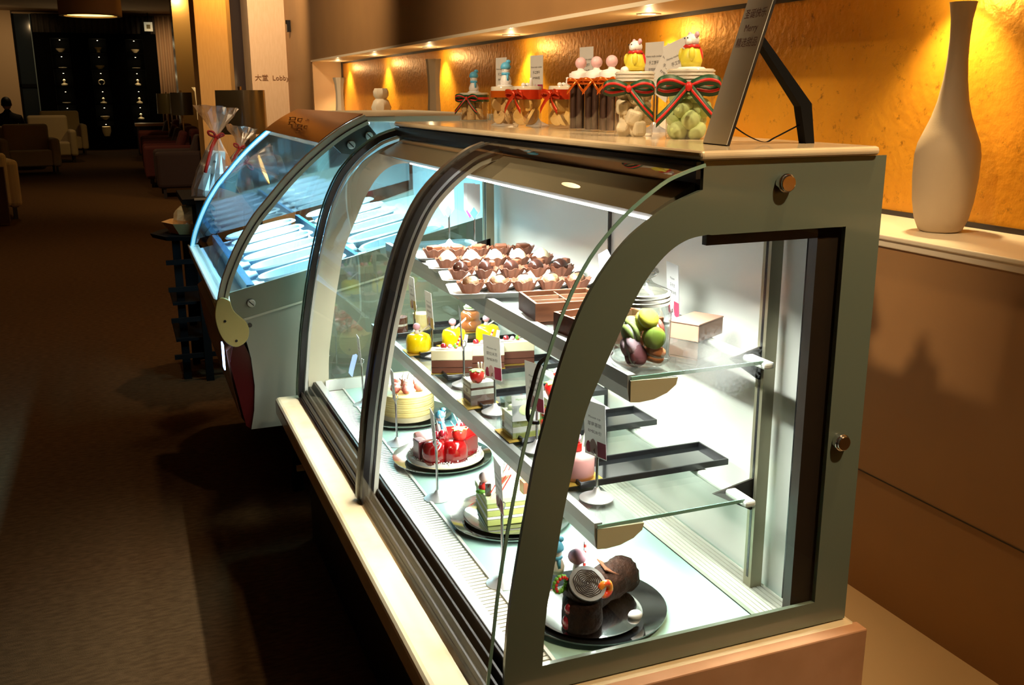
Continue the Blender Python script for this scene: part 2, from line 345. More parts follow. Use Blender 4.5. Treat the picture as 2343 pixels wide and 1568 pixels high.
# pendant lamp
pl = thing('pendant_lamp', 'large drum pendant lamp with glowing yellow underside', 'lamp', (-.17, 12, 2.19))
B().lathe([(.32, 0), (.32, .26), (.31, .26), (.31, 0), (.32, 0)], seg=40).o('drum_shade', mat('brown_sheer_shade', (0.20, 0.13, 0.07), 0.6), pl, smooth=True)
B().lathe([(0, .012), (.262, .012), (.262, .02), (0, .02)], seg=40).o('diffuser', glow('pendant_diffuser', (1.0, .62, .14), 4.5), pl)
B().cyl((0, 0, .26), .012, .92).cyl((0, 0, 1.13), .06, .04).o('stem', M_blackm, pl)
B().lathe([(.27, -.004), (.32, -.004), (.32, .01), (.27, .01), (.27, -.004)], seg=40).o('rim', mat('brown_rim', (0.16, 0.10, 0.05), 0.5), pl)
wl_ = thing('wall_washer', 'bright ceiling lamp glowing above the bronze mirrored pillar', 'lamp', (1.34, 19.4, 3.30))
B().lathe([(.10, .0), (.12, -.03), (.13, .06), (0, .06)], seg=20).o('housing', M_chrome, wl_, smooth=True); B().lathe([(0, -.01), (.1, -.01)], seg=20).o('lamp_disc', glow('washer_disc', (1, .8, .35), 12), wl_)
# floor lamps
def floor_lamp(loc, r, h0, h1, lab):
    t = thing('floor_lamp', lab, 'lamp', loc)
    B().lathe([(r, h0), (r*.97, h1), (r*.95, h1), (r*.98, h0), (r, h0)], seg=36).o('lamp_shade', mat('olive_silk_shade', (0.075, 0.062, 0.035), 0.28, coat=.3), t, smooth=True)
    B().cyl((0, 0, .02), .014, h1-.02).o('pole', mat('brass_pole', (0.7, 0.5, 0.25), 0.3, 1), t, smooth=True)
    B().cyl((0, 0, 0), r*.7, .025, 30).o('base', M_blackm, t, smooth=True, bev=.004)
    B().cyl((0, 0, h1), .016, .03, 12).o('finial', M_chrome, t); return t
floor_lamp((.955, 8.5, 0), .205, 1.04, 1.39, 'large olive drum floor lamp in front of the lobby pillar')
floor_lamp((.95, 16.5, 0), .17, 1.045, 1.39, 'small dark drum floor lamp behind the red armchairs')
floor_lamp((.93, 21.0, 0), .19, .99, 1.38, 'pale olive drum floor lamp farthest back, left of the dark one')
sc = thing('crystal_sconce', 'narrow golden crystal wall lamp right of the small drum lamp', 'lamp', (1.10, 15.2, 0))
B().cyl((0, 0, 0), .10, .02, 20).o('base', M_blackm, sc)
B().tube([(0, 0, .02), (0, 0, 1.0)], .01).o('pole', M_blackm, sc)
B().lathe([(.02, 1.0), (.024, 1.42), (.07, 1.46), (.03, 1.40), (.015, 1.0), (.02, 1.0)], seg=12).o('crystal_tube', mat('lit_crystal', (0.8, 0.6, 0.3), 0.2, em=(1, .6, .2), ems=.5), sc, smooth=True)
d = bpy.data.lights.new('sconce', 'POINT'); d.energy = 1.2; d.color = WARM; d.shadow_soft_size = .03; lo = bpy.data.objects.new('sconce', d); lo.location = (1.1, 15.1, 1.5); COL.objects.link(lo)
# ---------------------------------------------------------------- seating
def armchair(loc, rz, mm, leg, lab, w=.80, d=.80, h=.78, arm=.58, cat='armchair'):
    t = thing('armchair', lab, cat, loc, rz, None)
    B().box(-w/2+.13, w/2-.13, -d/2+.04, d/2-.16, .14, .42).o('seat', mm, t, bev=.04, seg=3)
    B().box(-w/2+.11, w/2-.11, d/2-.20, d/2, .14, h).o('backrest', mm, t, bev=.05, seg=3)
    for s in (-1, 1):
        B().box(s*(w/2-.07)-.07, s*(w/2-.07)+.07, -d/2, d/2-.02, .13, arm).o('armrest', mm, t, bev=.05, seg=3)
        for q in (-1, 1): B().box(s*(w/2-.08)-.02, s*(w/2-.08)+.02, q*(d/2-.09)-.02, q*(d/2-.09)+.02, 0, .14).o('leg', leg, t)
    return t
M_beige = mat('beige_upholstery', (0.42, 0.33, 0.20), 0.9); M_red = mat('dark_red_upholstery', (0.085, 0.010, 0.007), 0.85); M_leg = mat('dark_wood_leg', (0.02, 0.012, 0.008), 0.4)
M_brnup = mat('dark_brown_upholstery', (0.035, 0.014, 0.009), 0.8)
armchair((-1.52, 19.4, 0), .15, M_beige, M_leg, 'beige armchair left of the aisle, second from the front', w=.95, h=.86, arm=.62)
armchair((-1.35, 22.6, 0), .1, M_beige, M_leg, 'beige armchair left of the aisle, third back', w=.98, h=.95, arm=.66)
armchair((-1.25, 25.4, 0), .1, M_beige, M_leg, 'beige armchair left of the aisle, nearest the black wall', w=1.05, h=1.0, arm=.7)
armchair((-1.62, 12.5, 0), PI+.25, M_beige, M_leg, 'beige armchair at the left frame edge, nearest the viewer', w=.9, d=.85, h=.74, arm=.66)
armchair((-2.3, 17.4, 0), .3, M_beige, M_leg, 'beige armchair cut off by the left frame edge, behind the nearest', w=.9)
cb = B().box(-1.95, -1.18, 11.62, 11.72, .02, .62).o('low_cabinet', M_brnup); tag(cb, 'dark wooden back panel before the nearest beige armchair', 'panel')
RL = ['nearest of the dark red armchairs right of the aisle', 'second dark red armchair along the right row', 'third dark red armchair along the right row', 'fourth dark red armchair along the right row', 'dark red armchair farthest along the right row']
for i, y in enumerate((14.35, 16.05, 17.7, 19.3, 22.4)):
    t = armchair((.86 if i == 0 else .74+.02*i, y, 0), -PI/2+.0, M_brnup if i == 0 else M_red, M_leg, RL[i], w=.86, d=.9, h=.84, arm=.62)
    c = B().rbox((0, 0, 0), (.42, .12, .40), 0, 0, -.35).o('cushion', M_brnup if i % 2 == 0 else M_red, None, bev=.05, seg=3, loc=((.86 if i == 0 else .74+.02*i)+.10, y, .63), rz=-PI/2); tag(c, ['dark brown cushion on the nearest red armchair', 'red cushion on the second red armchair', 'dark brown cushion on the third red armchair', 'red cushion on the fourth red armchair', 'dark brown cushion on the farthest red armchair'][i], 'cushion')
tb = thing('side_table', 'pale wooden table at the far end of the red armchairs', 'table', (.85, 24.6, 0))
B().box(-.5, .5, -.4, .4, .66, .72).o('tabletop', mat('tan_wood', (0.42, 0.22, 0.09), 0.4), tb, bev=.005)
for sx in (-1, 1):
    for sy in (-1, 1): B().box(sx*.44-.03, sx*.44+.03, sy*.34-.03, sy*.34+.03, 0, .66).o('leg', M_leg, tb)
# person seen from behind on the left sofa
pe = thing('person', 'person in dark clothes sitting with their back turned on the left sofa', 'person', (-1.93, 21.0, 0))
def skin(name, verts, edges, rad, m, parent, root=0, sub=2):
    me = bpy.data.meshes.new(name); me.from_pydata(verts, edges, []); o = bpy.data.objects.new(name, me); COL.objects.link(o); o.parent = parent
    k = o.modifiers.new('skin', 'SKIN'); k.use_smooth_shade = True
    for i, r in enumerate(rad): me.skin_vertices[0].data[i].radius = (r, r)
    me.skin_vertices[0].data[root].use_root = True
    s = o.modifiers.new('sub', 'SUBSURF'); s.levels = s.render_levels = sub; me.materials.append(m); return o
skin('body', [(0, 0, .47), (0, -.02, .75), (0, -.02, .95), (0, -.01, 1.04), (0, 0, 1.12), (.19, 0, .94), (.27, .05, .70), (.22, .28, .62), (-.19, 0, .94), (-.27, .05, .70), (-.22, .28, .62), (.12, .4, .48), (.12, .45, .1), (-.12, .4, .48), (-.12, .45, .1), (.12, .56, .06), (-.12, .56, .06)],
     [(0, 1), (1, 2), (2, 3), (3, 4), (2, 5), (5, 6), (6, 7), (2, 8), (8, 9), (9, 10), (0, 11), (11, 12), (0, 13), (13, 14), (12, 15), (14, 16)],
     [.15, .15, .13, .06, .06, .075, .05, .04, .075, .05, .04, .09, .05, .09, .05, .04, .04], mat('dark_cloth', (0.006, 0.005, 0.005), 0.9), pe)
B().sph((0, 0, 1.20), (.082, .10, .115)).sph((.082, 0, 1.19), (.012, .02, .03)).sph((-.082, 0, 1.19), (.012, .02, .03)).sph((0, .1, 1.185), (.014, .02, .02)).o('head', mat('skin', (0.35, 0.2, 0.13), .6), pe, smooth='all')
B().sph((0, -.012, 1.225), (.09, .105, .108)).o('hair', mat('black_hair', (0.004, 0.004, 0.004), .6), pe, smooth='all')
st = armchair((-1.93, 21.0, 0), PI, M_beige, M_leg, 'pale sofa under the seated person on the left', w=1.1, h=.8)

# ================================================================== NICHE VASES
M_vase = mat('matt_beige_ceramic', (0.52, 0.41, 0.27), 0.65, bump=(260, .2, .001))
M_vw = mat('white_vase', (0.85, 0.76, 0.58), 0.5)
v = B().lathe([(0, 0), (.044, 0), (.054, .006), (.066, .035), (.074, .08), (.079, .14), (.079, .195), (.074, .225), (.062, .255), (.048, .29), (.037, .33), (.029, .38), (.0245, .43), (.0235, .48), (.0255, .525), (.031, .560), (.0325, .566), (.029, .564), (.022, .52), (.02, .45), (.015, .40), (0, .38)], seg=48).o('vase', M_vase, smooth=True, loc=(1.962, 1.93, 1.004))
tag(v, 'large matt beige bottle vase with long neck on the niche ledge', 'vase')
v = B().lathe([(0, 0), (.085, 0), (.09, .01), (.072, .10), (.052, .22), (.044, .36), (.047, .46), (.056, .55), (.060, .57), (.052, .565), (.04, .46), (0, .40)], seg=6, sx=.75).o('vase', M_vw, smooth=True, loc=(1.93, 6.25, 1.004)); v.rotation_euler = (0, 0, .4)
tag(v, 'tall narrow waisted white vase just left of the candy jars', 'vase')
v = B().lathe([(0, 0), (.10, 0), (.085, .06), (.06, .12), (.066, .2), (.082, .25), (.062, .30), (.045, .315), (.062, .34), (.062, .37), (.05, .395), (0, .395)], seg=8).o('vase', M_vw, smooth=True, loc=(1.93, 7.65, 1.004))
tag(v, 'bulbous double-bodied white vase above the blue ice cream case', 'vase')
v = B().lathe([(0, 0), (.08, 0), (.07, .1), (.05, .25), (.046, .35), (.055, .44), (.075, .50), (.066, .495), (.04, .4), (0, .35)], seg=8, sx=.8).o('vase', M_vw, smooth=True, loc=(1.93, 9.2, 1.004))
tag(v, 'slim flared white vase at the far end of the niche', 'vase')
v = B().lathe([(0, 0), (.11, 0), (.13, .05), (.12, .12), (.09, .19), (.06, .25), (.04, .27), (.03, .265), (.05, .22), (0, .2)], seg=24).o('vase', M_vw, smooth=True, loc=(1.93, 3.22, 1.004))
tag(v, 'squat white vase glimpsed between the marshmallow and green jars', 'vase')
# ================================================================== CAKE SHOWCASE
Y0, Y1 = 1.20, 2.85
DOOR = [(.424, .470), (.426, .505), (.436, .590), (.445, .665), (.457, .738), (.470, .807), (.483, .867), (.499, .929), (.519, 1.000), (.545, 1.069), (.582, 1.136), (.632, 1.190), (.690, 1.232), (.725, 1.247), (.760, 1.257)]
POUT = [(.458, .468), (.461, .544), (.469, .625), (.483, .710), (.497, .788), (.509, .85), (.524, .906), (.536, .950), (.552, 1.000), (.576, 1.058), (.606, 1.108), (.645, 1.154), (.681, 1.181), (.721, 1.204), (.767, 1.221)]
PIN = [(.521, .512), (.526, .590), (.536, .654), (.545, .706), (.555, .765), (.567, .822), (.578, .875), (.591, .918), (.611, .963), (.635, 1.014), (.657, 1.060), (.686, 1.105), (.716, 1.135), (.747, 1.151), (.780, 1.156)]
def smooth_line(P, n=4):
    out = []
    for i in range(len(P)-1):
        p0 = P[max(i-1, 0)]; p1 = P[i]; p2 = P[i+1]; p3 = P[min(i+2, len(P)-1)]
        for k in range(n):
            t = k/n
            out.append(tuple(.5*((2*p1[j])+(-p0[j]+p2[j])*t+(2*p0[j]-5*p1[j]+4*p2[j]-p3[j])*t*t+(-p0[j]+3*p1[j]-3*p2[j]+p3[j])*t**3) for j in (0, 1)))
    out.append(P[-1]); return out
DOORS = smooth_line(DOOR); POS = smooth_line(POUT); PIS = smooth_line(PIN)
def offset(P, d):
    out = []
    for i, p in enumerate(P):
        a = P[max(i-1, 0)]; b = P[min(i+1, len(P)-1)]; tx, tz = b[0]-a[0], b[1]-a[1]; l = math.hypot(tx, tz)
        out.append((p[0]+tz/l*d, p[1]-tx/l*d))     # + moves inward (right/down)
    return out
def sweep_band(b, P, d0, d1, y0, y1):
    """solid strip following profile P between offsets d0..d1 and y0..y1"""
    A = offset(P, d0); Bq = offset(P, d1)
    rows = [[b.b.verts.new((p[0], y, p[1])) for p in (A if q == 0 else Bq)] for q, y in ((0, y0), (0, y1), (1, y1), (1, y0))]
    n = len(P)
    for k in range(4):
        r0, r1 = rows[k], rows[(k+1) % 4]
        for i in range(n-1): b.b.faces.new((r0[i], r0[i+1], r1[i+1], r1[i]))
    b.b.faces.new([rows[k][0] for k in range(4)]); b.b.faces.new([rows[k][-1] for k in (3, 2, 1, 0)])
    return b
assert len(POUT) == len(PIN)
case = thing('cake_showcase', 'curved glass refrigerated cake showcase on a cream marble counter', 'display case', (0, 0, 0))
M_panel = mat('grey_green_silkscreen', (0.125, 0.155, 0.115), 0.22, coat=.6)
def mist():
    m = bpy.data.materials.new('condensation'); m.use_nodes = True; nt = m.node_tree; nt.nodes.clear()
    o = nt.nodes.new('ShaderNodeOutputMaterial'); mx = nt.nodes.new('ShaderNodeMixShader'); t = nt.nodes.new('ShaderNodeBsdfTransparent'); d = nt.nodes.new('ShaderNodeBsdfTranslucent'); d.inputs[0].default_value = (.95, .97, .95, 1)
    tc = nt.nodes.new('ShaderNodeTexCoord'); g = nt.nodes.new('ShaderNodeTexGradient'); g.gradient_type = 'SPHERICAL'; mp = nt.nodes.new('ShaderNodeMapping'); mp.inputs['Scale'].default_value = (1/.11, 1, 1/.085)
    n = nt.nodes.new('ShaderNodeTexNoise'); n.inputs['Scale'].default_value = 220; n.inputs['Detail'].default_value = 3; a = nt.nodes.new('ShaderNodeMath'); a.operation = 'ADD'; r = nt.nodes.new('ShaderNodeValToRGB')
    r.color_ramp.elements[0].position = .55; r.color_ramp.elements[1].position = 1.0; r.color_ramp.elements[1].color = (.17, .17, .17, 1)
    nt.links.new(tc.outputs['Object'], mp.inputs[0]); nt.links.new(mp.outputs[0], g.inputs[0]); nt.links.new(tc.outputs['Object'], n.inputs['Vector']); nt.links.new(g.outputs['Fac'], a.inputs[0]); a2 = nt.nodes.new('ShaderNodeMath'); a2.operation = 'MULTIPLY'; a2.inputs[1].default_value = .55; nt.links.new(n.outputs['Fac'], a2.inputs[0]); nt.links.new(a2.outputs[0], a.inputs[1]); nt.links.new(a.outputs[0], r.inputs[0]); nt.links.new(r.outputs[0], mx.inputs[0])
    nt.links.new(t.outputs[0], mx.inputs[1]); nt.links.new(d.outputs[0], mx.inputs[2]); nt.links.new(mx.outputs[0], o.inputs[0]); return m
M_inner = mat('white_cabinet_lining', (0.74, 0.76, 0.70), 0.3)
M_mirr = mat('polished_steel_back', (0.78, 0.79, 0.72), 0.22, 0.25)
M_deck = mat('aqua_deck_glass', (0.42, 0.66, 0.56), 0.10, coat=.6)
M_beigep = mat('beige_endcap', (0.55, 0.48, 0.30), 0.5)
M_brownst = mat('brown_marble', (0.58, 0.31, 0.17), 0.3, noise=((0.46, 0.23, 0.11), 9, .4, .75), coat=.2)
# counter (stone) : a thing of its own
ct = thing('marble_counter', 'cream marble counter base under the cake showcase', 'counter', (0, 0, 0))
B().box(.362, 1.11, 1.17, 2.88, .405, .465).o('countertop', M_stone, ct, bev=.012, seg=3)
B().box(.446, 1.098, 1.185, 2.84, .0, .405).o('plinth', M_leg, ct)
B().box(.400, 1.112, 1.158, 1.186, .0, .4645).o('end_slab', M_brownst, ct, bev=.003)
# end panels
def end_panel(y, name):
    b = B(); n = len(POS)
    X = POS+[(.767, 1.2615), (1.094, 1.2615), (1.094, .468)]; I = PIS+[(.785, 1.155), (1.027, 1.155), (1.027, .512)]
    for (ya, yb) in ((y-.004, y+.004),):
        vo = [[b.b.verts.new((p[0], yy, p[1])) for p in X] for yy in (ya, yb)]; vi = [[b.b.verts.new((p[0], yy, p[1])) for p in I] for yy in (ya, yb)]
        N = len(X)
        for i in range(N):
            j = (i+1) % N
            b.b.faces.new((vo[0][i], vo[0][j], vi[0][j], vi[0][i])); b.b.faces.new((vo[1][j], vo[1][i], vi[1][i], vi[1][j]))
            b.b.faces.new((vo[0][j], vo[0][i], vo[1][i], vo[1][j])); b.b.faces.new((vi[0][i], vi[0][j], vi[1][j], vi[1][i]))
    o = b.o('end_panel', M_panel, case)
    if name == 'far': o.data.materials.clear(); o.data.materials.append(mat('lit_beige_print', (.50, .46, .33), .35))  # paler than the near panel: case light put into the colour over pale print
    g = B(); g.b.faces.new([g.b.verts.new((p[0], y, p[1])) for p in I]); g.o('window_pane', M_pane if name == 'near' else glass('far_pane', (.8, .86, .8), .16, 0.03), o)
    return o
ep = end_panel(Y0, 'near'); ep['label'] = 'grey green curved end panel with window'
for x, z in ((.905, 1.226), (1.049, .801)):
    B().cyl((0, 0, 0), .0145, .010, 28).cyl((0, 0, .010), .0125, .004, 28).o('screw_cap', M_chrome, case, bev=.0015, loc=(x, Y0-.004, z), rx=PI/2)
g = B(); g.b.faces.new([g.b.verts.new(p) for p in ((-.11, 0, -.09), (.11, 0, -.09), (.11, 0, .09), (-.11, 0, .09))]); g.o('condensation', mist(), ep, loc=(.818, Y0+.003, .955))
fp = end_panel(Y1-.01, 'far')
# light coloured inner faces of end panels (white print on the back, case light put into the far colour)
# shell
B().box(.568, .935, Y0+.006, Y1-.015, .468, .480).box(.50, .568, Y0+.006, Y1-.015, .468, .4745).box(.935, 1.03, Y0+.006, Y1-.015, .468, .472).o('deck', M_deck, case)
B().box(1.030, 1.046, Y0+.01, Y1-.016, .466, 1.20).o('back_panel', M_mirr, case)
B().box(1.022, 1.030, Y0+.075, Y0+.078, .48, 1.19).box(1.022, 1.030, 1.98, 1.984, .48, 1.19).o('back_door_joint', M_black, case)
B().box(.985, 1.03, Y0+.008, Y0+.028, .47, 1.156).o('rear_post', M_rubber, case)
B().box(.785, 1.03, Y0+.008, Y0+.02, 1.138, 1.156).o('header_strip', M_rubber, case)
B().box(.775, 1.09, Y0+.006, Y1-.016, 1.205, 1.261).o('top_housing', M_black, case)
B().box(.80, 1.03, Y0+.006, Y1-.016, 1.190, 1.2045).o('ceiling_panel', mat('taupe_metal', (0.30, 0.26, 0.20), 0.35, .3), case)
B().prism([(.700, 1.186), (.776, 1.228), (.776, 1.205), (.80, 1.19), (.80, 1.168), (.782, 1.160)], 1, Y0+.03, Y1-.03).o('light_hood', mat('taupe_hood', (0.17, 0.15, 0.10), 0.3, .3), case)
M_led = glow('led_white', (0.97, 0.98, 1.0), 16)
B().box(.786, .800, Y0+.05, Y1-.05, 1.155, 1.163).o('led_strip', M_led, case)
area('case_top_light', (.795, 2.02, 1.150), (0, math.radians(0), 0), .016, 1.5, 27, (0.98, 1, .93), 2.0)
# top slab
sl = B().box(.757, 1.075, 1.188, 2.86, 1.262, 1.276).o('marble_slab', M_stone, None, bev=.006, seg=3)
tag(sl, 'cream marble slab on top of the cake showcase', 'countertop')
# front base tracks
B().box(.432, .500, Y0-.002, Y1, .466, .474).o('track_bed', M_rubber, case)
for x, h in ((.434, .486), (.447, .492), (.460, .498), (.474, .510)): B().box(x, x+.005, Y0, Y1-.004, .474, h).o('track_rail', M_rubber, case, bev=.001)
B().box(.480, .500, Y0+.01, Y1-.01, .474, .512).o('front_sill', M_alu, case, bev=.002)
# front vent grille (crosswise bars) and rear vent (lengthwise bars)
b = B(); y = Y0+.02
while y < Y1-.03: b.box(.508, .560, y, y+.0085, .4755, .480); y += .0118
b.box(.502, .508, Y0+.01, Y1-.02, .474, .483).box(.560, .566, Y0+.01, Y1-.02, .474, .483)
b.o('front_vent', mat('cream_grille', (.72, .70, .60), .4), case, kind='stuff')
B().box(.508, .56, Y0+.01, Y1-.02, .4748, .4752).o('vent_channel', M_rubber, case)
for k in range(8): B().box(.945+k*.0095, .952+k*.0095, Y0+.012, Y1-.02, .474, .482).o('vent_bar', mat('cream_grille', (.72, .70, .60), .4), case)
B().box(.944, 1.02, Y0+.012, Y1-.02, .4725, .4735).o('vent_channel', M_rubber, case)
# shelves
M_shelfg = glass('shelf_glass', (0.96, 0.99, 0.975), 0.08, 0.0, 1.0)
for zi, (z, x0, x1) in enumerate(((.682, .655, .935), (.925, .708, .955))):
    sh = B().box(x0, x1, 1.285, 2.80, z-.006, z).o('shelf', M_shelfg, case)
    B().box(x0, x1, 1.283, 1.285, z-.006, z).o('shelf_edge', M_edge, sh)
    prof = [(x0-.004, z+.002), (x0+.01, z+.002), (x0+.01, z-.006), (x0+.085, z-.009), (x0+.082, z-.022), (x0+.066, z-.034), (x0+.042, z-.042), (x0+.016, z-.044), (x0, z-.042), (x0-.004, z-.020)]
    B().prism(prof, 1, 1.288, 2.80).o('front_rail', M_alu, sh)
    B().prism([(x0, z-.007), (x0+.085, z-.010), (x0+.082, z-.022), (x0+.066, z-.034), (x0+.042, z-.042), (x0+.016, z-.044), (x0, z-.042)], 1, 1.284, 1.2879).o('rail_endcap', M_beigep, sh)
    B().box(x1-.004, x1+.018, 1.275, 2.80, z-.014, z-.002).o('rear_rail', mat('white_plastic', (.72, .73, .66), .4), sh, bev=.004)
    for yb in (1.335, 2.70):
        B().prism([(x1-.03, z-.007), (1.0, z+.012), (1.0, z-.05), (.985, z-.05)], 1, yb, yb+.004).o('bracket', M_rubber, sh)
    area('shelf_light', (x0+.05, 2.04, z-.047), (0, math.radians(4), 0), .02, 1.49, 8, (0.97, 1, .92), 2.9)
for yb in (1.325, 2.70): B().box(.988, 1.012, yb, yb+.022, .474, 1.16).o('shelf_post', mat('olive_steel', (.36, .33, .23), .3, .6), case); B().box(.9875, .9885, yb+.008, yb+.014, .50, 1.15).o('post_slot', M_black, case)
B().box(.51, 1.02, Y1-.022, Y1-.017, .48, .512).o('far_kick_strip', M_inner, case)
# sliding doors
def door(y0, y1, off, nm, lab, near_edge=True, handle=None):
    P = offset(DOORS, off); dr = B(); A = [[dr.b.verts.new((p[0], y, p[1])) for p in P] for y in (y0, y1)]
    for i in range(len(P)-1): dr.b.faces.new((A[0][i], A[0][i+1], A[1][i+1], A[1][i]))
    d = dr.o('sliding_door', M_pane, case, smooth='all', label=lab)
    return d, P
M_perf = mat('pale_brush_strip', (.50, .50, .44), .5)
d1, P1 = door(Y0-.018, 2.03, 0.0, 'near', 'near curved glass sliding door')
sweep_band(B(), DOORS, -.0025, .0025, Y0-.020, Y0-.018).o('glass_edge', M_edge, d1, smooth=True)
sweep_band(B(), DOORS[:-3], -.004, .006, 2.015, 2.033).o('edge_seal', M_steel, d1, smooth=True)
d2, P2 = door(1.99, Y1+.005, .014, 'far', 'far curved glass sliding door')
sweep_band(B(), DOORS, .000, .014, 1.985, 2.012).o('edge_seal', M_black, d2, smooth=True)
sweep_band(B(), DOORS, .0145, .021, 1.988, 2.010).o('edge_seal', M_steel, d2, smooth=True)
sweep_band(B(), DOORS, .0215, .026, 1.985, 2.012).o('edge_seal', M_black, d2, smooth=True)
sweep_band(B(), DOORS, .028, .038, 1.99, 2.010).o('brush_strip', M_perf, d2, smooth=True)
sweep_band(B(), offset(DOORS, .003), .0, .016, Y1-.022, Y1-.002).o('edge_seal', M_black, d2, smooth=True)
sweep_band(B(), DOORS, .020, .028, Y1-.030, Y1-.020).o('brush_strip', M_perf, d2, smooth=True)
sweep_band(B(), DOORS, -.0015, .0035, Y1+.003, Y1+.006).o('glass_edge', M_edge, d2, smooth=True)
B().box(.757, .765, Y0, Y1, 1.236, 1.260).o('door_top_rail', M_black, case)
for (par, yh, xo) in ((d1, Y0+.012, 0), (d2, Y1+.0, -.004)):
    hh = [(.534, .993), (.519, .985), (.508, .950), (.501, .920), (.504, .902), (.518, .897)]
    hh = [(x+xo+.002, z-(.0 if par is d1 else .045)) for x, z in hh]
    B().tube([(x, yh, z) for x, z in smooth_line(hh, 3)], .0034, 8).o('handle', M_chrome if par is d2 else M_black, par, smooth='all')
B().prism([(0, .0), (.006, .006), (.006, .003), (.016, .003), (.016, -.003), (.006, -.003), (.006, -.006)], 1, 0, .001).o('red_arrow_sticker', mat('red_sticker', (.8, .02, .01), .5), d2, loc=(.508, Y1-.012, .89), ry=.5)
# ================================================================== ICE CREAM CASE
GY0, GY1 = 3.0, 4.22
GC = [(.231, .748), (.245, .80), (.263, .845), (.292, .905), (.322, .955), (.356, 1.003), (.393, 1.044), (.44, 1.096), (.49, 1.145), (.545, 1.192), (.601, 1.234), (.650, 1.264), (.704, 1.290)]
GCS = smooth_line(GC, 3)
gel = thing('ice_cream_case', 'silver ice cream case with blue lit curved glass beyond the cake showcase', 'display case', (0, 0, 0))
M_silver = mat('silver_powder_coat', (0.36, 0.37, 0.31), 0.45, .25)
M_gband = mat('grey_metal_band', (0.24, 0.25, 0.20), 0.3, .3)
M_frame = mat('pewter_frame', (0.60, 0.58, 0.47), 0.45, .2)
M_burg = mat('burgundy_panel', (0.06, 0.006, 0.006), 0.25, coat=.5)
M_brnp = mat('brown_front_panel', (0.10, 0.035, 0.015), 0.3)
body = [(.272, .690), (.300, .640), (.314, .56), (.319, .47), (.312, .39), (.299, .329), (1.25, .329), (1.25, .96), (.526, .738), (.33, .690)]
B().prism(body, 1, GY0, GY0+.03).o('side_body', M_silver, gel)
B().prism(body, 1, GY1-.03, GY1).o('side_body', M_silver, gel)
B().box(.33, 1.25, GY0+.03, GY1-.03, .34, .66).o('tub', M_silver, gel)
B().prism([(.262, .600), (.298, .604), (.314, .56), (.319, .47), (.312, .39), (.299, .329), (.285, .34), (.268, .44), (.250, .55)], 1, GY0+.006, GY1-.006).o('front_panel', M_burg, gel)
B().prism([(.244, .585), (.262, .600), (.268, .55), (.268, .44), (.285, .345), (.270, .37), (.256, .46)], 1, GY0+.02, GY1-.02).o('front_fascia', M_brnp, gel)
B().box(.232, .236, GY0+.004, GY0+.05, .53, .61).o('blue_light_slot', glow('blue_lamp', (.35, .55, 1.0), 6), gel, ry=0)
band = [(.262, .772), (.45, .815), (.526, .832), (1.25, 1.0), (1.25, .905), (.526, .741), (.32, .693), (.285, .682), (.268, .70)]
B().prism(band, 1, GY0-.006, GY0+.002).o('lower_band', M_gband, gel, label='grey green metal band under side glass')
B().prism([(.296, .682), (.526, .736), (1.25, .899), (1.25, .905), (.526, .742), (.296, .689)], 1, GY0-.008, GY0-.004).o('band_edge', M_frame, gel)
sweep_band(B(), GCS, -.004, .026, GY0-.008, GY0+.016).o('side_frame', M_frame, gel, smooth=True)
sweep_band(B(), offset(GCS, .012), 0, .003, GY0-.010, GY0-.008).o('frame_groove', M_black, gel, smooth=True)
sweep_band(B(), GCS, -.004, .014, GY1-.016, GY1+.004).o('side_frame', M_frame, gel, smooth=True)
# hinge cover (bean shaped)
bean = [(.224, .752), (.234, .762), (.248, .760), (.262, .750), (.266, .735), (.272, .718), (.288, .700), (.306, .680), (.312, .655), (.306, .628), (.290, .612), (.268, .606), (.244, .620), (.228, .645), (.218, .68), (.216, .715)]
B().prism(smooth_line(bean+[bean[0]], 3)[:-1], 1, GY0-.022, GY0-.008).o('hinge_cover', mat('yellow_hinge_cover', (0.60, 0.48, 0.17), .5), gel, bev=.002, label='yellow bean-shaped hinge cover')
for x, z in ((.243, .690), (.272, .626)): B().cyl((0, 0, 0), .004, .003, 12).o('screw', M_black, gel, loc=(x, GY0-.021, z), rx=PI/2)
B().cyl((0, 0, 0), .007, .006, 12).o('screw', M_black, gel, loc=(.317, GY0-.0, .667), rx=PI/2)
for x, z in ((.325, .737), (.655, 1.205), (.712, 1.231)):
    B().cyl((0, 0, 0), .013, .010, 20).o('bolt', M_steel, gel, bev=.002, loc=(x, GY0-.006, z), rx=PI/2); B().box(-.010, .010, -.0170, -.0165, -.0015, .0015).o('slot', M_black, gel, loc=(x, GY0, z), ry=.8)
bk = [(.60, 1.205), (.625, 1.180), (.66, 1.175), (.74, 1.205), (.745, 1.225), (.715, 1.262), (.70, 1.268)]
B().prism(bk, 1, GY0-.004, GY0+.003).o('hinge_plate', mat('dark_grey_plate', (0.06, .065, .06), .3, .4), gel)
B().box(.70, .80, GY0-.006, GY1, 1.272, 1.290).o('top_rail', M_frame, gel, bev=.003)
M_blue = glass('blue_tint_glass', (0.70, 0.88, 0.97), 0.07, 0.0, .8); M_blue2 = glass('front_blue_glass', (0.50, 0.68, 0.86), 0.08, 0.0, .9)
P = offset(GCS, .004)
g = B(); A = [[g.b.verts.new((p[0], y, p[1])) for p in P] for y in (GY0+.012, GY1-.012)]
for i in range(len(P)-1): g.b.faces.new((A[0][i], A[0][i+1], A[1][i+1], A[1][i]))
g.o('front_glass', M_blue2, gel, smooth='all')
